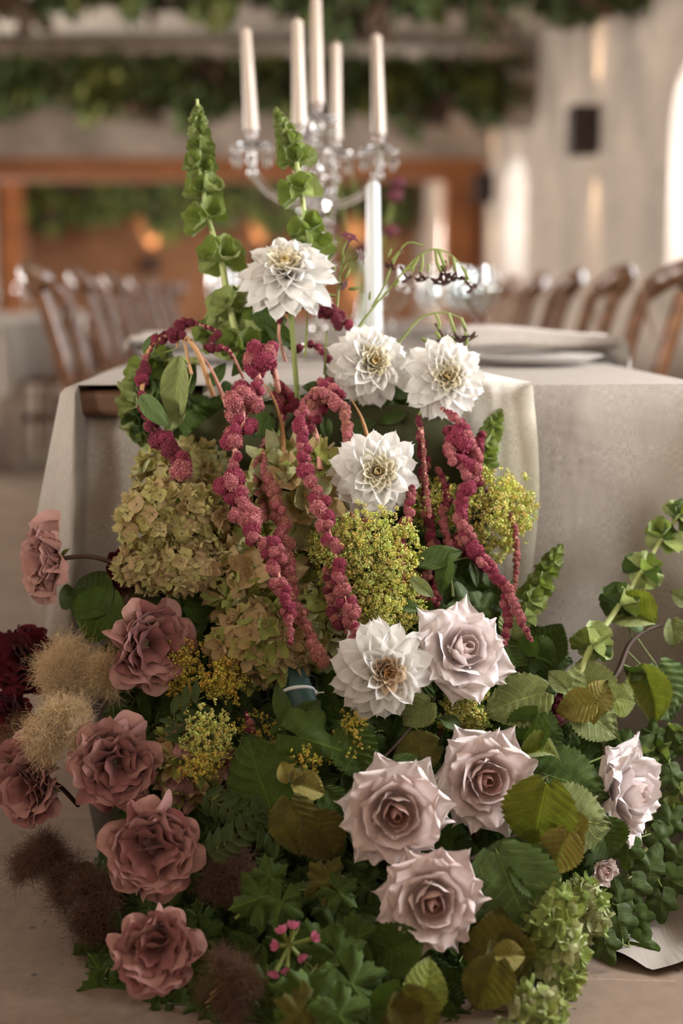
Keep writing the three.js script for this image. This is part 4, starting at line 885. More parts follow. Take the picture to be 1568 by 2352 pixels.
ladysMantle('gold lady\'s mantle sprig between ivy and the cupped rose', 810, 1690, 26, 60, 90, 709, MT.alchemillaGold, -0.03, 0.02, 5.5);
ladysMantle('gold lady\'s mantle in the shade beside the tilted mauve rose', 420, 1545, 42, 80, 140, 710, MT.alchemillaGold, 0.02, 0.03);
ladysMantle('gold lady\'s mantle tuft under the tan-tinged hydrangea', 510, 1560, 40, 45, 110, 711, MT.alchemillaGold, 0.0, 0.03);
ladysMantle('gold lady\'s mantle sprig over the big shaded leaf', 700, 1745, 42, 26, 70, 712, MT.alchemillaGold, -0.03, 0.02, 5.5);
ladysMantle('gold lady\'s mantle wisps next to the dried hydrangea', 455, 1760, 46, 26, 70, 713, MT.alchemillaGold, -0.03, 0.02, 5.5);
ladysMantle('small lady\'s mantle wisps under the cream dahlia', 600, 1690, 50, 50, 80, 714, MT.alchemillaGold, 0.03, 0.02, 5.5);

// ---- tobacco flowers: dark stars nodding on arching stems ----
const starGeo = (() => {
  const list = [new THREE.CylinderGeometry(0.12, 0.07, 1.1, 7, 1, true).translate(0, -0.55, 0)];
  for (let i = 0; i < 5; i++) list.push(sheet(3, 2, (u, v) => [v * 0.28 * (1 - u * u * 0.92), 0.06 - 0.1 * u * u + 0.04 * v * v, 0.1 + u * 0.62]).rotateY(i / 5 * TAU));
  return merge(list);
})();
const budGeo = lathe([[0, 0], [0.12, 0.1], [0.16, 0.4], [0.1, 0.8], [0, 1]], 7);
function tobacco(label, stems, stars, buds, s, off = 0) {
  seed(s);
  const p0 = F(stems[0][0][0], stems[0][0][1], off), o = thing('tobacco_flower', label, 'flower stem', p0), k = M(p0), L = (x, y, d = 0) => F(x, y, off + d).sub(p0);
  for (const st of stems) part('stem', tube(st.map(([x, y, d]) => L(x, y, d)), k * 3.4, 6, st.length * 5, 0.5), MT.stem, o);
  for (const [x, y, len, ang, brown, from] of stars) {
    const dir = V(Math.cos(ang * Math.PI / 180), Math.sin(ang * Math.PI / 180), rr(0.2, 0.6)).normalize(), m = part('star_bloom', starGeo, brown ? MT.tobaccoBrown : MT.tobacco, o);
    m.position.copy(L(x, y)); m.quaternion.setFromUnitVectors(V(0, 1, 0), dir); m.scale.setScalar(len * k * 1.35);
    if (from) part('flower_stalk', tube([L(...from), L((from[0] + x) / 2, (from[1] + y) / 2 - 3), m.position.clone().addScaledVector(dir, -len * k * 0.9)], k * 3.2, 5, 8, 1.4), MT.stem, o);
  }
  for (const [x, y, len, ang] of buds) {
    const m = part('bud', budGeo, MT.stem, o);
    m.position.copy(L(x, y)); m.rotation.z = (ang - 90) * Math.PI / 180; m.scale.setScalar(len * k);
  }
}
tobacco('arching tobacco stem of brown nodding stars over the lone white candle', [[[800, 790], [835, 735], [905, 650], [960, 590], [1000, 572], [1040, 590], [1070, 630], [1088, 655]], [[855, 705], [880, 660], [905, 600], [935, 558], [975, 565]]], [[935, 640, 22, -60, 1, [960, 592]], [968, 640, 20, -80, 1, [970, 585]], [1010, 645, 26, -100, 1, [1000, 574]], [1030, 640, 26, -60, 1, [1005, 574]], [1050, 640, 22, -80, 1, [1040, 592]], [1084, 662, 26, -50, 1, [1060, 612]], [895, 612, 18, -120, 1, [920, 575]], [922, 575, 12, 40, 1, [915, 585]], [1022, 630, 22, -90, 1, [1010, 576]]], [[848, 690, 22, 85], [905, 660, 24, 55], [1028, 590, 16, -80], [950, 610, 20, -100], [985, 605, 22, -95], [892, 590, 22, 70]], 801, 0.04);
tobacco('small arching tobacco stem with closed tubes behind the runner-side dahlia', [[[905, 800], [930, 770], [970, 728], [1020, 718], [1062, 732]]], [[1018, 775, 26, -60, 1, [1000, 720]], [1048, 782, 26, -80, 1, [1030, 718]], [1075, 775, 28, -70, 1, [1058, 730]]], [[1000, 760, 36, -60], [1040, 770, 38, -85], [1068, 760, 36, -80], [965, 775, 26, -30]], 802, 0.04);
tobacco('upright tobacco stem with wine-red stars next to the highest dahlia', [[[770, 760], [775, 690], [782, 620], [788, 575], [800, 548]], [[778, 640], [800, 600], [822, 590]], [[700, 820], [706, 720]], [[745, 860], [750, 760]]], [[802, 545, 26, 70, 0], [828, 588, 22, 20, 1], [790, 655, 18, -30, 1, [775, 650]], [735, 680, 16, 200, 1, [770, 680]]], [[790, 640, 30, 60], [770, 625, 26, 110], [800, 665, 30, 10], [785, 610, 26, 80]], 803, 0.03);

// ---- smoke bush: clouds of hair-fine curled filaments ----
const tuftGeo = (() => {
  seed(66);
  const list = [];
  for (let i = 0; i < 16; i++) {
    const a = rr(0, TAU), e = rr(-1.2, 1.4), d = V(Math.cos(a) * Math.cos(e), Math.sin(e), Math.sin(a) * Math.cos(e)), pts = [V(rr(-0.2, 0.2), rr(-0.2, 0.2), rr(-0.2, 0.2))];
    for (let k = 0; k < 4; k++) { d.add(V(rr(-1, 1), rr(-1, 1), rr(-1, 1)).multiplyScalar(0.75)).normalize(); pts.push(pts[k].clone().addScaledVector(d, 0.24)); }
    list.push(tube(pts, 0.007, 3, 8, 0.6));
  }
  return merge(list);
})();
function smokeBush(label, px, py, rx, ry, n, mat, s, off = -0.02) {
  seed(s);
  const p = F(px, py, off), k = M(p), o = thing('smoke_bush_plume', label, 'smoke bush', p);
  n = Math.round(n * 1.25);
  const im = new THREE.InstancedMesh(tuftGeo, mat, n), m = new THREE.Matrix4(), c = new THREE.Color();
  const lumps = Array.from({ length: 9 }, () => { const a = rr(0, TAU), r = Math.sqrt(rnd()); return [r * Math.cos(a), r * Math.sin(a), rr(-0.5, 0.5), rr(0.28, 0.5)]; });
  for (let i = 0; i < n; i++) {
    const l = pick(lumps), g = () => (rnd() + rnd() + rnd() - 1.5) * 0.85, size = k * rr(26, 60);
    im.setMatrixAt(i, m.compose(V((l[0] * 0.72 + l[3] * g()) * rx * k, (l[1] * 0.72 + l[3] * g()) * ry * k, (l[2] + l[3] * g()) * Math.min(rx, ry) * k * 0.8), new THREE.Quaternion().setFromEuler(new THREE.Euler(rr(0, 6), rr(0, 6), rr(0, 6))), V(size, size, size)));
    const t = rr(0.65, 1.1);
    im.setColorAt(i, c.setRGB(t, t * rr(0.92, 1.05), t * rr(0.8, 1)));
  }
  im.name = 'filaments';
  im.userData.kind = 'stuff';
  im.castShadow = im.receiveShadow = true;
  o.add(im);
  const tubes = [];
  for (let i = 0; i < 6; i++) tubes.push(tube([V(rx * k * 0.5, -ry * k * 0.5, -0.08), V(rr(-0.01, 0.01), rr(-0.01, 0.01), -0.02), V(rr(-0.7, 0.7) * rx * k, rr(-0.6, 0.8) * ry * k, 0)], 0.001, 4, 8));
  part('twigs', merge(tubes), MT.stemTan, o);
}
smokeBush('tawny smoke bush plume above the outward-facing mauve rose', 185, 1540, 92, 88, 420, MT.smoke, 851, 0.0);
smokeBush('straw-coloured smoke bush plume against the mauve roses', 142, 1685, 72, 70, 420, MT.smoke, 852, -0.06);
smokeBush('grey wisp of smoke bush at the cloth corner', 45, 1700, 55, 60, 160, MT.smokeBrown, 853, 0.04);
smokeBush('shade-coloured smoke bush plume hanging under the aisle-facing rose', 110, 1985, 85, 70, 260, MT.smokeShaded, 854, 0.03);
smokeBush('shade-coloured smoke bush plume below the splayed rose', 210, 2080, 90, 80, 260, MT.smokeShaded, 855, 0.05);
smokeBush('shade-coloured smoke bush tuft behind the lowest mauve rose', 520, 2270, 70, 90, 240, MT.smokeShaded, 856, 0.0);
smokeBush('shade-coloured smoke bush tuft next to the splayed rose', 520, 2010, 60, 60, 200, MT.smokeShaded, 857, 0.02);
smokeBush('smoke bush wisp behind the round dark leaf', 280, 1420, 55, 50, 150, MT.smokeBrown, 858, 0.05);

// ---- leaves ----
function leafGeo({ wide = 0.8, peak = 0.8, teeth = 0, heart = 0, veins = 7, pleat = 0.02, fold = 0.12, curl = 0.3, twist = 0, s = 1, nv = 12 }) {
  const nu = teeth ? teeth * 2 : 18;
  return sheet(nu, nv, (u, v) => {
    const k = Math.abs(v);
    let w = Math.pow(Math.sin(Math.PI * Math.pow(clamp(0.02 + 0.98 * u, 0, 1), peak)), 0.85) * wide * 0.5;
    if (teeth && k > 0.99) w *= 1 + (Math.round(u * nu) % 2 ? 0.05 : -0.045);
    const ph = (u - k * 0.28) * veins, ridge = Math.abs(ph - Math.round(ph)) * 2;
    let x = w * v, y = u - heart * k * Math.pow(1 - u, 3), z = fold * k * w * 2 + pleat * ridge * Math.min(1, k * 4) + 0.035 * n3(u * 2.5, v * 2.5, s);
    const b = curl * u, yy = curl ? Math.sin(b) / curl : y, zz = curl ? (1 - Math.cos(b)) / curl : 0;
    y = yy + (y - u); z -= zz;
    const t = twist * u;
    return [x * Math.cos(t) - z * Math.sin(t), y, x * Math.sin(t) + z * Math.cos(t)];
  });
}
function polarLeaf(shape, ruffle, s, lobes) {
  const rings = 7, seg = 72;
  const g = sheet(rings, seg, (u, v) => {
    const a = v * Math.PI * 0.94, r = u * shape(a);
    return [r * Math.sin(a) * 0.62, 0.35 + r * Math.cos(a) * 0.62, ruffle * u * u * Math.sin(a * lobes + s) + 0.05 * n3(r * Math.sin(a) * 3, r * Math.cos(a) * 3, s) - 0.12 * u * u];
  }, (u, v, p) => [p[0] * 0.7 + 0.5, clamp(p[1], 0, 1)]);
  return g;
}
const LG = {
  viburnum: [1, 2, 3].map((s) => leafGeo({ wide: 0.92, peak: 0.74, teeth: 15, heart: 0.12, veins: 8, pleat: 0.045, fold: 0.1 * (s - 1.5), curl: 0.25 * s, s })),
  young: [4, 5].map((s) => leafGeo({ wide: 0.95, peak: 0.72, teeth: 13, heart: 0.1, veins: 9, pleat: 0.07, fold: 0.2, curl: 0.5, s })),
  curled: [6, 7].map((s) => leafGeo({ wide: 0.55, peak: 0.85, teeth: 15, veins: 8, pleat: 0.03, fold: 0.75, curl: 1.3, twist: 0.5, s })),
  smooth: [8, 9].map((s) => leafGeo({ wide: 0.46, peak: 0.85, veins: 6, pleat: 0.006, fold: 0.25, curl: 0.5 * (s - 8) + 0.25, s, nv: 8 })),
  round: [10].map((s) => leafGeo({ wide: 0.98, peak: 0.8, veins: 6, pleat: 0.006, fold: 0.12, curl: 0.4, heart: 0.1, s })),
  ivy: [11, 12].map((s) => polarLeaf((a) => { const b = (c, w, h) => h * Math.exp(-Math.pow((Math.abs(a) - c) / w, 2)); return 0.56 + Math.max(b(0, 0.4, 0.52), b(1.15, 0.4, 0.3), b(2.15, 0.5, 0.18)); }, 0.03, s, 3)),
  lobed: [13, 14].map((s) => polarLeaf((a) => 0.76 + 0.13 * Math.cos(a * 5) + 0.07 * Math.cos(a * 15 + 0.5) + 0.035 * Math.cos(a * 31), 0.09, s, 5)),
  leaflet: [15, 16].map((s) => leafGeo({ wide: 0.36, peak: 0.9, veins: 5, pleat: 0.004, fold: 0.2, curl: 0.3 * (s - 14), s, nv: 6 })),
};
// a sprig: woody line through pixels, then leaves [px, py, length px, tip angle, kind, material, tilt x, tilt y] centred where the photograph shows them
function sprig(name, label, line, leaves, s, { off = 0, mat = MT.stemBrown, r = 4, group, category = 'leafy branch' } = {}) {
  seed(s);
  const w = line.map(([x, y, d = 0]) => F(x, y, off + d)), o = thing(name, label, category, w[0], group), k = M(w[0]);
  part('stem', tube(w.map((p) => p.clone().sub(w[0])), r * k, 6, w.length * 5, 0.55), mat, o);
  for (const [x, y, len, ang, kind, m, tx = 0, ty = 0.2, d = 0] of leaves) {
    const c = F(x, y, off - 0.012 + d), kk = M(c), a = ang * Math.PI / 180, n = V(tx, ty, 1).normalize(), dir = V(Math.cos(a), Math.sin(a), 0);
    dir.addScaledVector(n, -dir.dot(n)).normalize();
    const q = part('leaf', pick(LG[kind]), MT[m], o), L = len * kk;
    q.position.copy(c).sub(w[0]).addScaledVector(dir, -L * 0.5);
    q.quaternion.setFromRotationMatrix(basisOf(dir, n));
    q.scale.setScalar(L);
    q.scale.x *= rr(0.92, 1.08);
    // leaf stalk back to the nearest point of the line
    const base = q.position.clone(); let best = w[0].clone().sub(w[0]), bd = 9;
    for (let i = 0; i < w.length - 1; i++) for (let t = 0; t <= 1; t += 0.25) { const p = w[i].clone().lerp(w[i + 1], t).sub(w[0]), dd = p.distanceTo(base); if (dd < bd) { bd = dd; best = p; } }
    if (bd > 0.055) best = base.clone().addScaledVector(dir, 0.006).add(V(0, -0.004, -0.045));
    if (bd > 0.004) part('leaf_stalk', tube([best, best.clone().lerp(base, 0.5).add(V(0, 0, -0.006)), base.clone()], 0.0011, 5, 6), MT.stem, o);
  }
}
sprig('viburnum_branch', 'leafy viburnum branch with a pale young rosette over the linen', [[1230, 1700], [1310, 1650], [1365, 1610]], [[1350, 1560, 150, 100, 'viburnum', 'leafPale', -0.2, 0.5], [1375, 1655, 130, -40, 'viburnum', 'leafPale', 0.1, 0.6], [1318, 1625, 92, 190, 'young', 'leafYoung', -0.1, 0.5, -0.01], [1378, 1592, 84, 50, 'young', 'leafYoung', 0.1, 0.3, -0.02], [1360, 1640, 50, -80, 'young', 'leafYoung', 0, 0.6, -0.02], [1440, 1610, 88, -10, 'viburnum', 'leafLime', 0.5, 0.2], [1280, 1560, 60, 130, 'young', 'leafPale', 0, 0.4]], 901, { off: -0.03 });
sprig('viburnum_branch', 'viburnum branch with broad ribbed leaves behind the uppermost rose', [[1160, 1700], [1190, 1650], [1215, 1590]], [[1180, 1612, 150, 200, 'viburnum', 'leafPale', -0.1, 0.7], [1240, 1590, 100, 20, 'viburnum', 'leafGreen', 0.2, 0.5], [1205, 1690, 120, 240, 'viburnum', 'leafGreen', -0.4, 0.3], [1250, 1680, 110, -30, 'viburnum', 'leafGreen', 0, 0.5], [1255, 1720, 120, 10, 'curled', 'leafLime', -0.2, 0.6, -0.02]], 902, { off: -0.02 });
sprig('viburnum_branch', 'viburnum branch of dark glossy and bronze leaves between two blush roses', [[1080, 1975], [1130, 1945], [1195, 1915], [1250, 1890]], [[1318, 1800, 190, -20, 'viburnum', 'leafGreen', 0.1, 0.5], [1235, 1890, 180, 260, 'viburnum', 'leafLime', -0.3, 0.2, -0.03], [1335, 1885, 170, -10, 'viburnum', 'leafPale', 0.2, 0.4, -0.03], [1283, 1965, 112, 250, 'young', 'leafYoung', -0.2, 0.3, -0.05], [1308, 1885, 74, 110, 'young', 'leafYoung', 0, 0.3, -0.05], [1322, 1940, 60, -50, 'young', 'leafYoung', 0.2, 0.3, -0.05], [1245, 1800, 70, 100, 'curled', 'leafLime', -0.4, 0.2], [1400, 1940, 110, -70, 'viburnum', 'leafGreen', 0.3, 0.2]], 903, { off: -0.02, r: 6 });
sprig('viburnum_branch', 'viburnum branch with one great pale leaf beside the lowest rose', [[1160, 2260], [1180, 2180], [1200, 2000]], [[1190, 2075, 235, -68, 'viburnum', 'leafBlue', -0.1, 0.35, -0.03], [1240, 2010, 130, -25, 'viburnum', 'leafGreen', 0.2, 0.6, -0.04], [1165, 1960, 90, 60, 'viburnum', 'leafBlue', 0, 0.3]], 904, { off: -0.02 });
sprig('viburnum_branch', 'viburnum branch of bronze leaves trailing below the lowest rose', [[1060, 2150], [1130, 2190], [1160, 2210]], [[1120, 2180, 150, 180, 'young', 'leafBronze', -0.2, 0.4], [1180, 2220, 140, -60, 'viburnum', 'leafOlive', 0.2, 0.3], [1115, 2275, 140, 250, 'viburnum', 'leafOlive', -0.1, 0.3], [1175, 2195, 80, 0, 'young', 'leafYoung', 0.1, 0.5, -0.03], [1140, 2120, 90, 80, 'young', 'leafBronze', 0, 0.3], [1220, 2140, 80, 60, 'viburnum', 'leafPale', 0.3, 0.3]], 905, { off: -0.03 });
sprig('viburnum_branch', 'viburnum shoot with yellow-lit leaves at the foot of the flowers', [[940, 2400], [955, 2340], [965, 2260]], [[980, 2255, 130, 65, 'viburnum', 'leafLime', 0.2, 0.3], [960, 2340, 140, -60, 'young', 'leafOlive', 0, 0.3], [890, 2190, 140, 210, 'viburnum', 'leafGreen', -0.2, 0.3, 0.02], [920, 2340, 100, 200, 'young', 'leafBronze', 0, 0.3], [900, 2330, 130, 250, 'viburnum', 'leafGreen', -0.2, 0.2, 0.02]], 906, { off: -0.02 });
sprig('viburnum_branch', 'woody twig with curled yellowing leaves arching over the linen', [[1390, 1590], [1420, 1540], [1445, 1480], [1480, 1450], [1530, 1432], [1600, 1405]], [[1430, 1400, 160, 150, 'curled', 'leafLime', 0.1, 0.7], [1465, 1430, 50, 20, 'viburnum', 'leafBlue', 0.2, 0.5], [1500, 1605, 170, -62, 'curled', 'leafLime', -0.6, 0.5], [1535, 1600, 150, -70, 'viburnum', 'leafBlue', 0.4, 0.2, 0.02], [1450, 1545, 60, 170, 'curled', 'leafGreen', 0, 0.4], [1560, 1370, 50, 140, 'young', 'leafPale', 0, 0.3], [1550, 1460, 70, -80, 'viburnum', 'leafPale', 0.2, 0.2]], 907, { off: 0.0, r: 7 });
sprig('viburnum_branch', 'single arched dark leaf beside the uppermost blush rose', [[1170, 1580], [1200, 1530], [1240, 1505]], [[1260, 1512, 130, -15, 'curled', 'leafGreen', -0.1, 0.8], [1190, 1480, 90, 120, 'viburnum', 'leafGreen', -0.2, 0.4], [1180, 1420, 80, 80, 'viburnum', 'leafPale', 0, 0.2]], 908, { off: 0.02 });
sprig('viburnum_branch', 'viburnum branch of dusky leaves above the cupped rose', [[860, 1760], [900, 1720], [960, 1650], [1000, 1600]], [[955, 1640, 85, 220, 'young', 'leafPale', -0.1, 0.4, -0.01], [950, 1600, 90, 10, 'viburnum', 'leafPale', 0.1, 0.6], [950, 1730, 110, 200, 'viburnum', 'leafOlive', 0, 0.3], [940, 1780, 90, -40, 'viburnum', 'leafGreen', 0.1, 0.3], [1040, 1660, 70, -20, 'smooth', 'leafGreen', 0.2, 0.3]], 909, { off: 0.0 });
sprig('viburnum_branch', 'viburnum branch with an olive lit leaf and a big shaded one', [[650, 1820], [665, 1850], [640, 1900]], [[590, 1780, 210, 120, 'viburnum', 'leafGreen', -0.5, 0.2], [680, 1905, 135, -80, 'viburnum', 'leafOlive', 0.1, 0.25, -0.02], [745, 1930, 130, -60, 'young', 'leafBronze', 0.2, 0.2], [715, 1810, 80, -20, 'young', 'leafYoung', 0.2, 0.5, -0.02], [655, 1770, 50, 110, 'young', 'leafYoung', 0, 0.4, -0.03], [685, 1780, 44, 60, 'young', 'leafBronze', 0, 0.4, -0.03], [770, 1850, 80, -60, 'viburnum', 'leafGreen', 0.1, 0.3]], 910, { off: -0.01 });
sprig('ivy_trail', 'dark broad ivy leaves in front of the green plastic tube', [[690, 1800], [680, 1720], [650, 1650]], [[648, 1615, 100, 120, 'smooth', 'leafGreen', -0.4, 0.3, -0.02], [710, 1700, 150, -20, 'ivy', 'leafGreen', 0, 0.3, -0.03], [700, 1640, 110, 40, 'smooth', 'leafGreen', 0.2, 0.4, -0.02], [650, 1670, 70, 200, 'ivy', 'leafGreen', -0.2, 0.3], [820, 1740, 130, -70, 'viburnum', 'leafGreen', 0.1, 0.3, -0.01], [790, 1690, 70, 110, 'viburnum', 'leafBlue', 0, 0.3]], 911, { off: 0.0, mat: MT.stem, category: 'ivy' });
sprig('round_leaf_stem', 'round deep green leaf under the bare-stemmed mauve rose', [[300, 1450], [260, 1400], [240, 1340]], [[205, 1360, 120, 140, 'round', 'leafGreen', -0.4, 0.5], [225, 1420, 130, 250, 'round', 'leafGreen', -0.2, 0.4], [150, 1370, 60, 170, 'round', 'leafGreen', -0.6, 0.2, 0.03]], 912, { off: 0.02, mat: MT.stem });
sprig('amaranth_foliage', 'pale pointed leaves hanging inside the amaranth arch', [[440, 860], [415, 770], [405, 800]], [[405, 900, 165, 265, 'smooth', 'leafPale', -0.3, 0.1, -0.02], [355, 945, 105, -48, 'smooth', 'leafBlue', -0.2, 0.3, -0.03], [400, 960, 90, 240, 'smooth', 'leafPale', 0.1, 0.1], [345, 790, 70, 80, 'smooth', 'leafBlue', -0.4, 0.1]], 913, { off: -0.02, mat: MT.stemTan });
sprig('amaranth_foliage', 'smooth pointed leaves curling out of the amaranth above the pale rose', [[1040, 1370], [1030, 1300], [1020, 1270]], [[1010, 1280, 120, 20, 'smooth', 'leafGreen', 0, 0.5, -0.02], [1020, 1320, 100, 260, 'smooth', 'leafGreen', -0.2, 0.2, -0.02], [970, 1350, 70, -40, 'smooth', 'leafPale', 0, 0.3, -0.03], [1080, 1250, 60, 100, 'smooth', 'leafGreen', 0.3, 0.2], [930, 1390, 70, 160, 'smooth', 'leafBlue', 0, 0.4, -0.02], [1050, 1190, 70, -70, 'smooth', 'leafLime', 0, 0.3]], 914, { off: 0.0, mat: MT.stem });
sprig('amaranth_foliage', 'dark small leaves around the foot of the upper amaranth stems', [[640, 1010], [640, 940], [620, 880]], [[600, 980, 60, 230, 'viburnum', 'leafGreen', 0, 0.3], [750, 985, 60, -80, 'smooth', 'leafBlue', 0, 0.2], [720, 890, 70, 160, 'smooth', 'leafGreen', 0, 0.4], [830, 980, 80, 30, 'smooth', 'leafGreen', 0, 0.5], [930, 900, 80, 20, 'smooth', 'leafGreen', 0, 0.5], [900, 960, 70, 200, 'smooth', 'leafGreen', 0, 0.4], [560, 900, 80, 140, 'smooth', 'leafGreen', 0, 0.4], [500, 860, 70, 60, 'smooth', 'leafGreen', 0, 0.3]], 915, { off: 0.05, mat: MT.stem });
sprig('bell_foliage', 'fresh green leaves around the foot of the tall bell spike', [[600, 860], [580, 800], [560, 730], [540, 690]], [[590, 690, 90, 40, 'viburnum', 'bell', 0.2, 0.3], [625, 725, 84, -10, 'viburnum', 'leafGreen', 0.2, 0.4], [560, 745, 80, 150, 'round', 'bellPale', -0.2, 0.3], [645, 770, 90, -40, 'smooth', 'leafGreen', 0.2, 0.3], [520, 790, 92, 200, 'round', 'bellPale', -0.2, 0.3], [600, 795, 84, -70, 'viburnum', 'leafGreen', 0, 0.3], [500, 735, 76, 140, 'round', 'bellPale', -0.3, 0.2], [560, 830, 90, 230, 'smooth', 'leafGreen', 0, 0.3]], 916, { off: 0.05, mat: MT.stem, category: 'leafy stem' });
for (const [i, [line, label]] of [[[[520, 930], [480, 840], [440, 790]], 'bare tan stalk bending under the amaranth arch'], [[[650, 1060], [648, 980], [620, 900], [596, 870]], 'thick tan stalk behind the magenta amaranth clumps'], [[[735, 1080], [730, 1010], [712, 950]], 'tan stalk rising between beaded amaranth and the middle dahlia'], [[[845, 1010], [830, 960], [805, 915]], 'thin tan stalk leaning under the dahlia beside the tobacco sprays'], [[[560, 990], [570, 920], [600, 860]], 'curved tan stalk at the top of the yellow hydrangeas']].entries()) {
  const w = line.map(([x, y]) => F(x, y, -0.005)), o = thing('amaranth_stalk', label, 'stalk', w[0]);
  part('stalk', tube(w.map((p) => p.clone().sub(w[0])), 0.0036 + 0.0005 * (i % 3), 8, 14, 0.25), i % 2 ? MT.stemTan : MT.stemPink, o);
}
// lobed, crinkled leaves of scented geranium
[[[[540, 2110], [600, 2060], [690, 2045], [740, 2050], [760, 2090]], [[580, 2070, 130, 200, 'lobed', 'leafGreen', 0, 0.6], [640, 2090, 110, 260, 'lobed', 'leafGreen', -0.1, 0.5], [615, 2000, 90, 100, 'lobed', 'leafGreen', 0, 0.5], [760, 2010, 110, 60, 'lobed', 'leafOlive', 0.2, 0.5], [790, 2060, 90, -40, 'lobed', 'leafGreen', 0.2, 0.4]], 'scented geranium stem of crinkled leaves arching over the pink flower'],
 [[[700, 2260], [740, 2200], [770, 2160]], [[745, 2170, 120, 40, 'lobed', 'leafGreen', 0.1, 0.4], [790, 2210, 130, -50, 'lobed', 'leafGreen', 0.1, 0.4], [830, 2150, 110, 20, 'lobed', 'leafGreen', 0.1, 0.3], [820, 2280, 150, -60, 'lobed', 'leafGreen', 0.2, 0.3]], 'scented geranium leaves beside the small pink flower'],
 [[[700, 2420], [700, 2340], [690, 2290]], [[670, 2290, 140, 150, 'lobed', 'leafGreen', -0.1, 0.4], [740, 2310, 160, -20, 'lobed', 'leafGreen', 0.1, 0.4], [680, 2340, 120, 230, 'lobed', 'leafOlive', 0, 0.4], [790, 2350, 130, -60, 'lobed', 'leafGreen', 0.1, 0.3]], 'scented geranium leaves at the floor below the pink flower']].forEach(([l, v, t], i) => sprig('scented_geranium', t, l, v, 920 + i, { off: -0.01, mat: MT.stem, category: 'leafy stem' }));
{
  const p = F(665, 2170, -0.04), k = M(p), o = thing('geranium_flower', 'small pink geranium flower head opening in the dark foliage', 'flower', p);
  part('stem', tube([V(0, 0, 0), V(0.006, -0.002, -0.03), V(0.012, -0.01, -0.07)], 0.0014, 5, 8), MT.stem, o);
  seed(77);
  for (const [a, l] of [[82, 50], [112, 40], [28, 56], [238, 58], [262, 44], [318, 28], [172, 24]]) {
    const d = V(Math.cos(a * Math.PI / 180), Math.sin(a * Math.PI / 180), 0.5).multiplyScalar(l * k);
    part('flower_stalk', tube([V(), d.clone().multiplyScalar(0.6), d], k * 4, 5, 4, 1.4), MT.stem, o);
    for (let i = 0; i < 3; i++) { const m = part('petal', pick(dahliaGeos.out), MT.pink, o); m.position.copy(d); m.quaternion.copy(facing(V(0, 0, 1), (a - 90 + (i - 1) * 34) * Math.PI / 180)); m.scale.set(k * 12, k * 22, k * 20); }
  }
}
// ivy on the side toward the linen
[[[[1400, 2080], [1440, 2020], [1500, 2000], [1570, 1990]], [[1455, 2050, 92, -80], [1500, 1985, 100, 60], [1555, 2030, 96, -30], [1520, 2080, 84, -90], [1425, 2130, 100, -80], [1470, 2120, 80, -60], [1560, 1960, 70, 60]], 'ivy trail over the pooled linen beside the aside-turned rose'],
 [[[1330, 1760], [1440, 1720], [1520, 1710], [1580, 1740]], [[1470, 1720, 90, 40], [1525, 1750, 84, -60], [1420, 1700, 80, 130], [1560, 1700, 80, 30], [1545, 1790, 76, -80], [1500, 1680, 60, 90]], 'ivy trail above the aside-turned rose'],
 [[[1330, 2150], [1400, 2160], [1460, 2180]], [[1395, 2180, 84, -70], [1370, 2140, 70, 60], [1480, 2170, 74, -20], [1420, 2060, 84, 100]], 'ivy trail reaching over the bare floor'],
 [[[1300, 1880], [1420, 1930], [1540, 1900]], [[1545, 1880, 80, 40], [1520, 1930, 80, -50], [1440, 1960, 80, -90]], 'ivy trail under the aside-turned rose']].forEach(([l, v, t], i) => sprig('ivy_trail', t, l, v.map((x, j) => [...x, 'ivy', j % 3 === 2 ? 'leafGreen' : 'ivy', 0.2 * Math.sin(j * 2), 0.3]), 930 + i, { off: 0.03, mat: MT.stem, r: 3, category: 'ivy' }));
// small paired leaflets in the shade
[[[[470, 1830], [530, 1860], [600, 1900], [650, 1940]], 18, 'shaded sprig of small paired leaflets beside the splayed mauve rose'], [[[480, 1960], [530, 1930], [590, 1880], [640, 1830]], 18, 'shaded sprig of small leaflets crossing under the olive leaf'], [[[430, 1700], [400, 1640], [470, 1600]], 12, 'shaded sprig of small leaflets by the tilted mauve rose']].forEach(([l, n, t], i) => {
  seed(940 + i);
  const leaves = Array.from({ length: n }, (_, j) => { const q = (j >> 1) / (n / 2) * (l.length - 1), a = Math.min(l.length - 2, Math.floor(q)), f = q - a, x = lerp(l[a][0], l[a + 1][0], f), y = lerp(l[a][1], l[a + 1][1], f), up = j % 2 ? 1 : -1, ang = Math.atan2(-(l[a + 1][1] - l[a][1]), l[a + 1][0] - l[a][0]) * 180 / Math.PI + up * 55; return [x + 26 * Math.cos(ang * Math.PI / 180), y - 26 * Math.sin(ang * Math.PI / 180), rr(44, 60), ang, 'leaflet', pick(['leafGreen', 'leafGreen', 'leafGreen']), rr(-0.3, 0.3), rr(0, 0.5)]; });
  sprig('leaflet_sprig', t, l, leaves, 945 + i, { off: 0.0, mat: MT.stem, r: 2.5, category: 'leafy stem' });
});
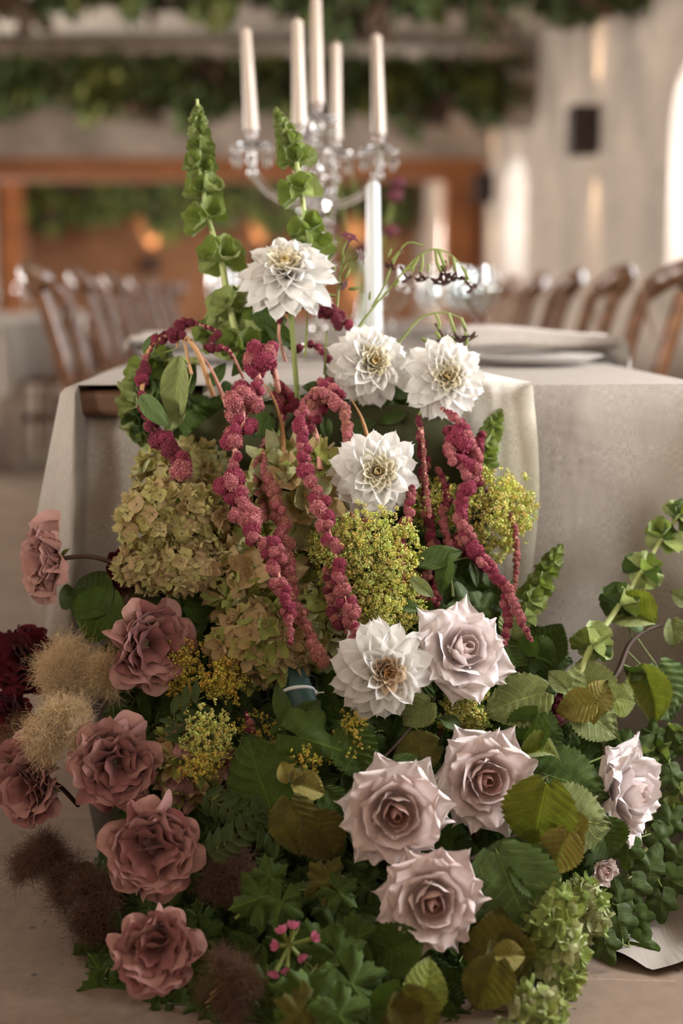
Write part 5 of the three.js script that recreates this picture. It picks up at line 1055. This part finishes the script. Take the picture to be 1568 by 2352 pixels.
// dark sprigs tucked behind the blooms
{
  seed(960);
  const spots = [];
  for (let py = 930; py < 2400; py += 58) {
    const t = (py - 930) / 1450, x0 = py < 1350 ? 420 : py < 1650 ? 300 : py < 2000 ? 320 : 230, x1 = py < 1200 ? 1060 : py < 1500 ? 1130 : py < 1650 ? 1260 : py < 2100 ? 1370 : 1220;
    for (let px = x0 + rr(0, 60); px < x1; px += rr(90, 130)) spots.push([px, py + rr(-20, 20)]);
  }
  spots.forEach(([px, py], i) => {
    const a = rr(0, TAU), L = 60, leaves = [];
    const kind = py > 1950 && px < 900 ? pick(['lobed', 'smooth', 'lobed']) : px > 900 && py > 1500 ? pick(['viburnum', 'ivy', 'viburnum', 'smooth']) : pick(['smooth', 'viburnum', 'ivy', 'leaflet']);
    const zone = py < 1300 ? 'behind the hanging amaranth' : py < 1620 ? 'under the hydrangea heads' : px < 640 ? 'behind the mauve roses' : px < 860 ? 'between mauve and blush roses' : 'behind the blush roses', look = { lobed: 'crinkled lobed-leaf', smooth: 'smooth pointed-leaf', viburnum: 'ribbed toothed-leaf', ivy: 'green ivy', leaflet: 'small-leaflet' }[kind];
    for (let j = 0; j < 6; j++) { const b = a + j * 1.05 + rr(-0.3, 0.3); leaves.push([px + 38 * Math.cos(b) * rr(0.6, 1.3), py - 38 * Math.sin(b) * rr(0.6, 1.3), rr(62, 105), b * 180 / Math.PI, kind, kind === 'viburnum' ? pick(['leafGreen', 'leafGreen']) : pick(['leafGreen', 'ivy', 'leafGreen']), rr(-0.5, 0.5), rr(-0.1, 0.7), rr(-0.02, 0.02)]); }
    sprig('filler_sprig', look + ' sprig tucked in ' + zone, [[px, py, 0.05], [px + 20 * Math.cos(a), py - 20 * Math.sin(a), 0.02], [px + 30 * Math.cos(a), py - 30 * Math.sin(a)]], leaves, 1000 + i, { off: 0.1, mat: MT.stem, r: 2.5, group: look + ' sprigs ' + zone, category: 'leafy stem' });
  });
}
scene.traverse((o) => { if (o.isMesh) o.castShadow = o.receiveShadow = true; });
renderer.render(scene, camera);
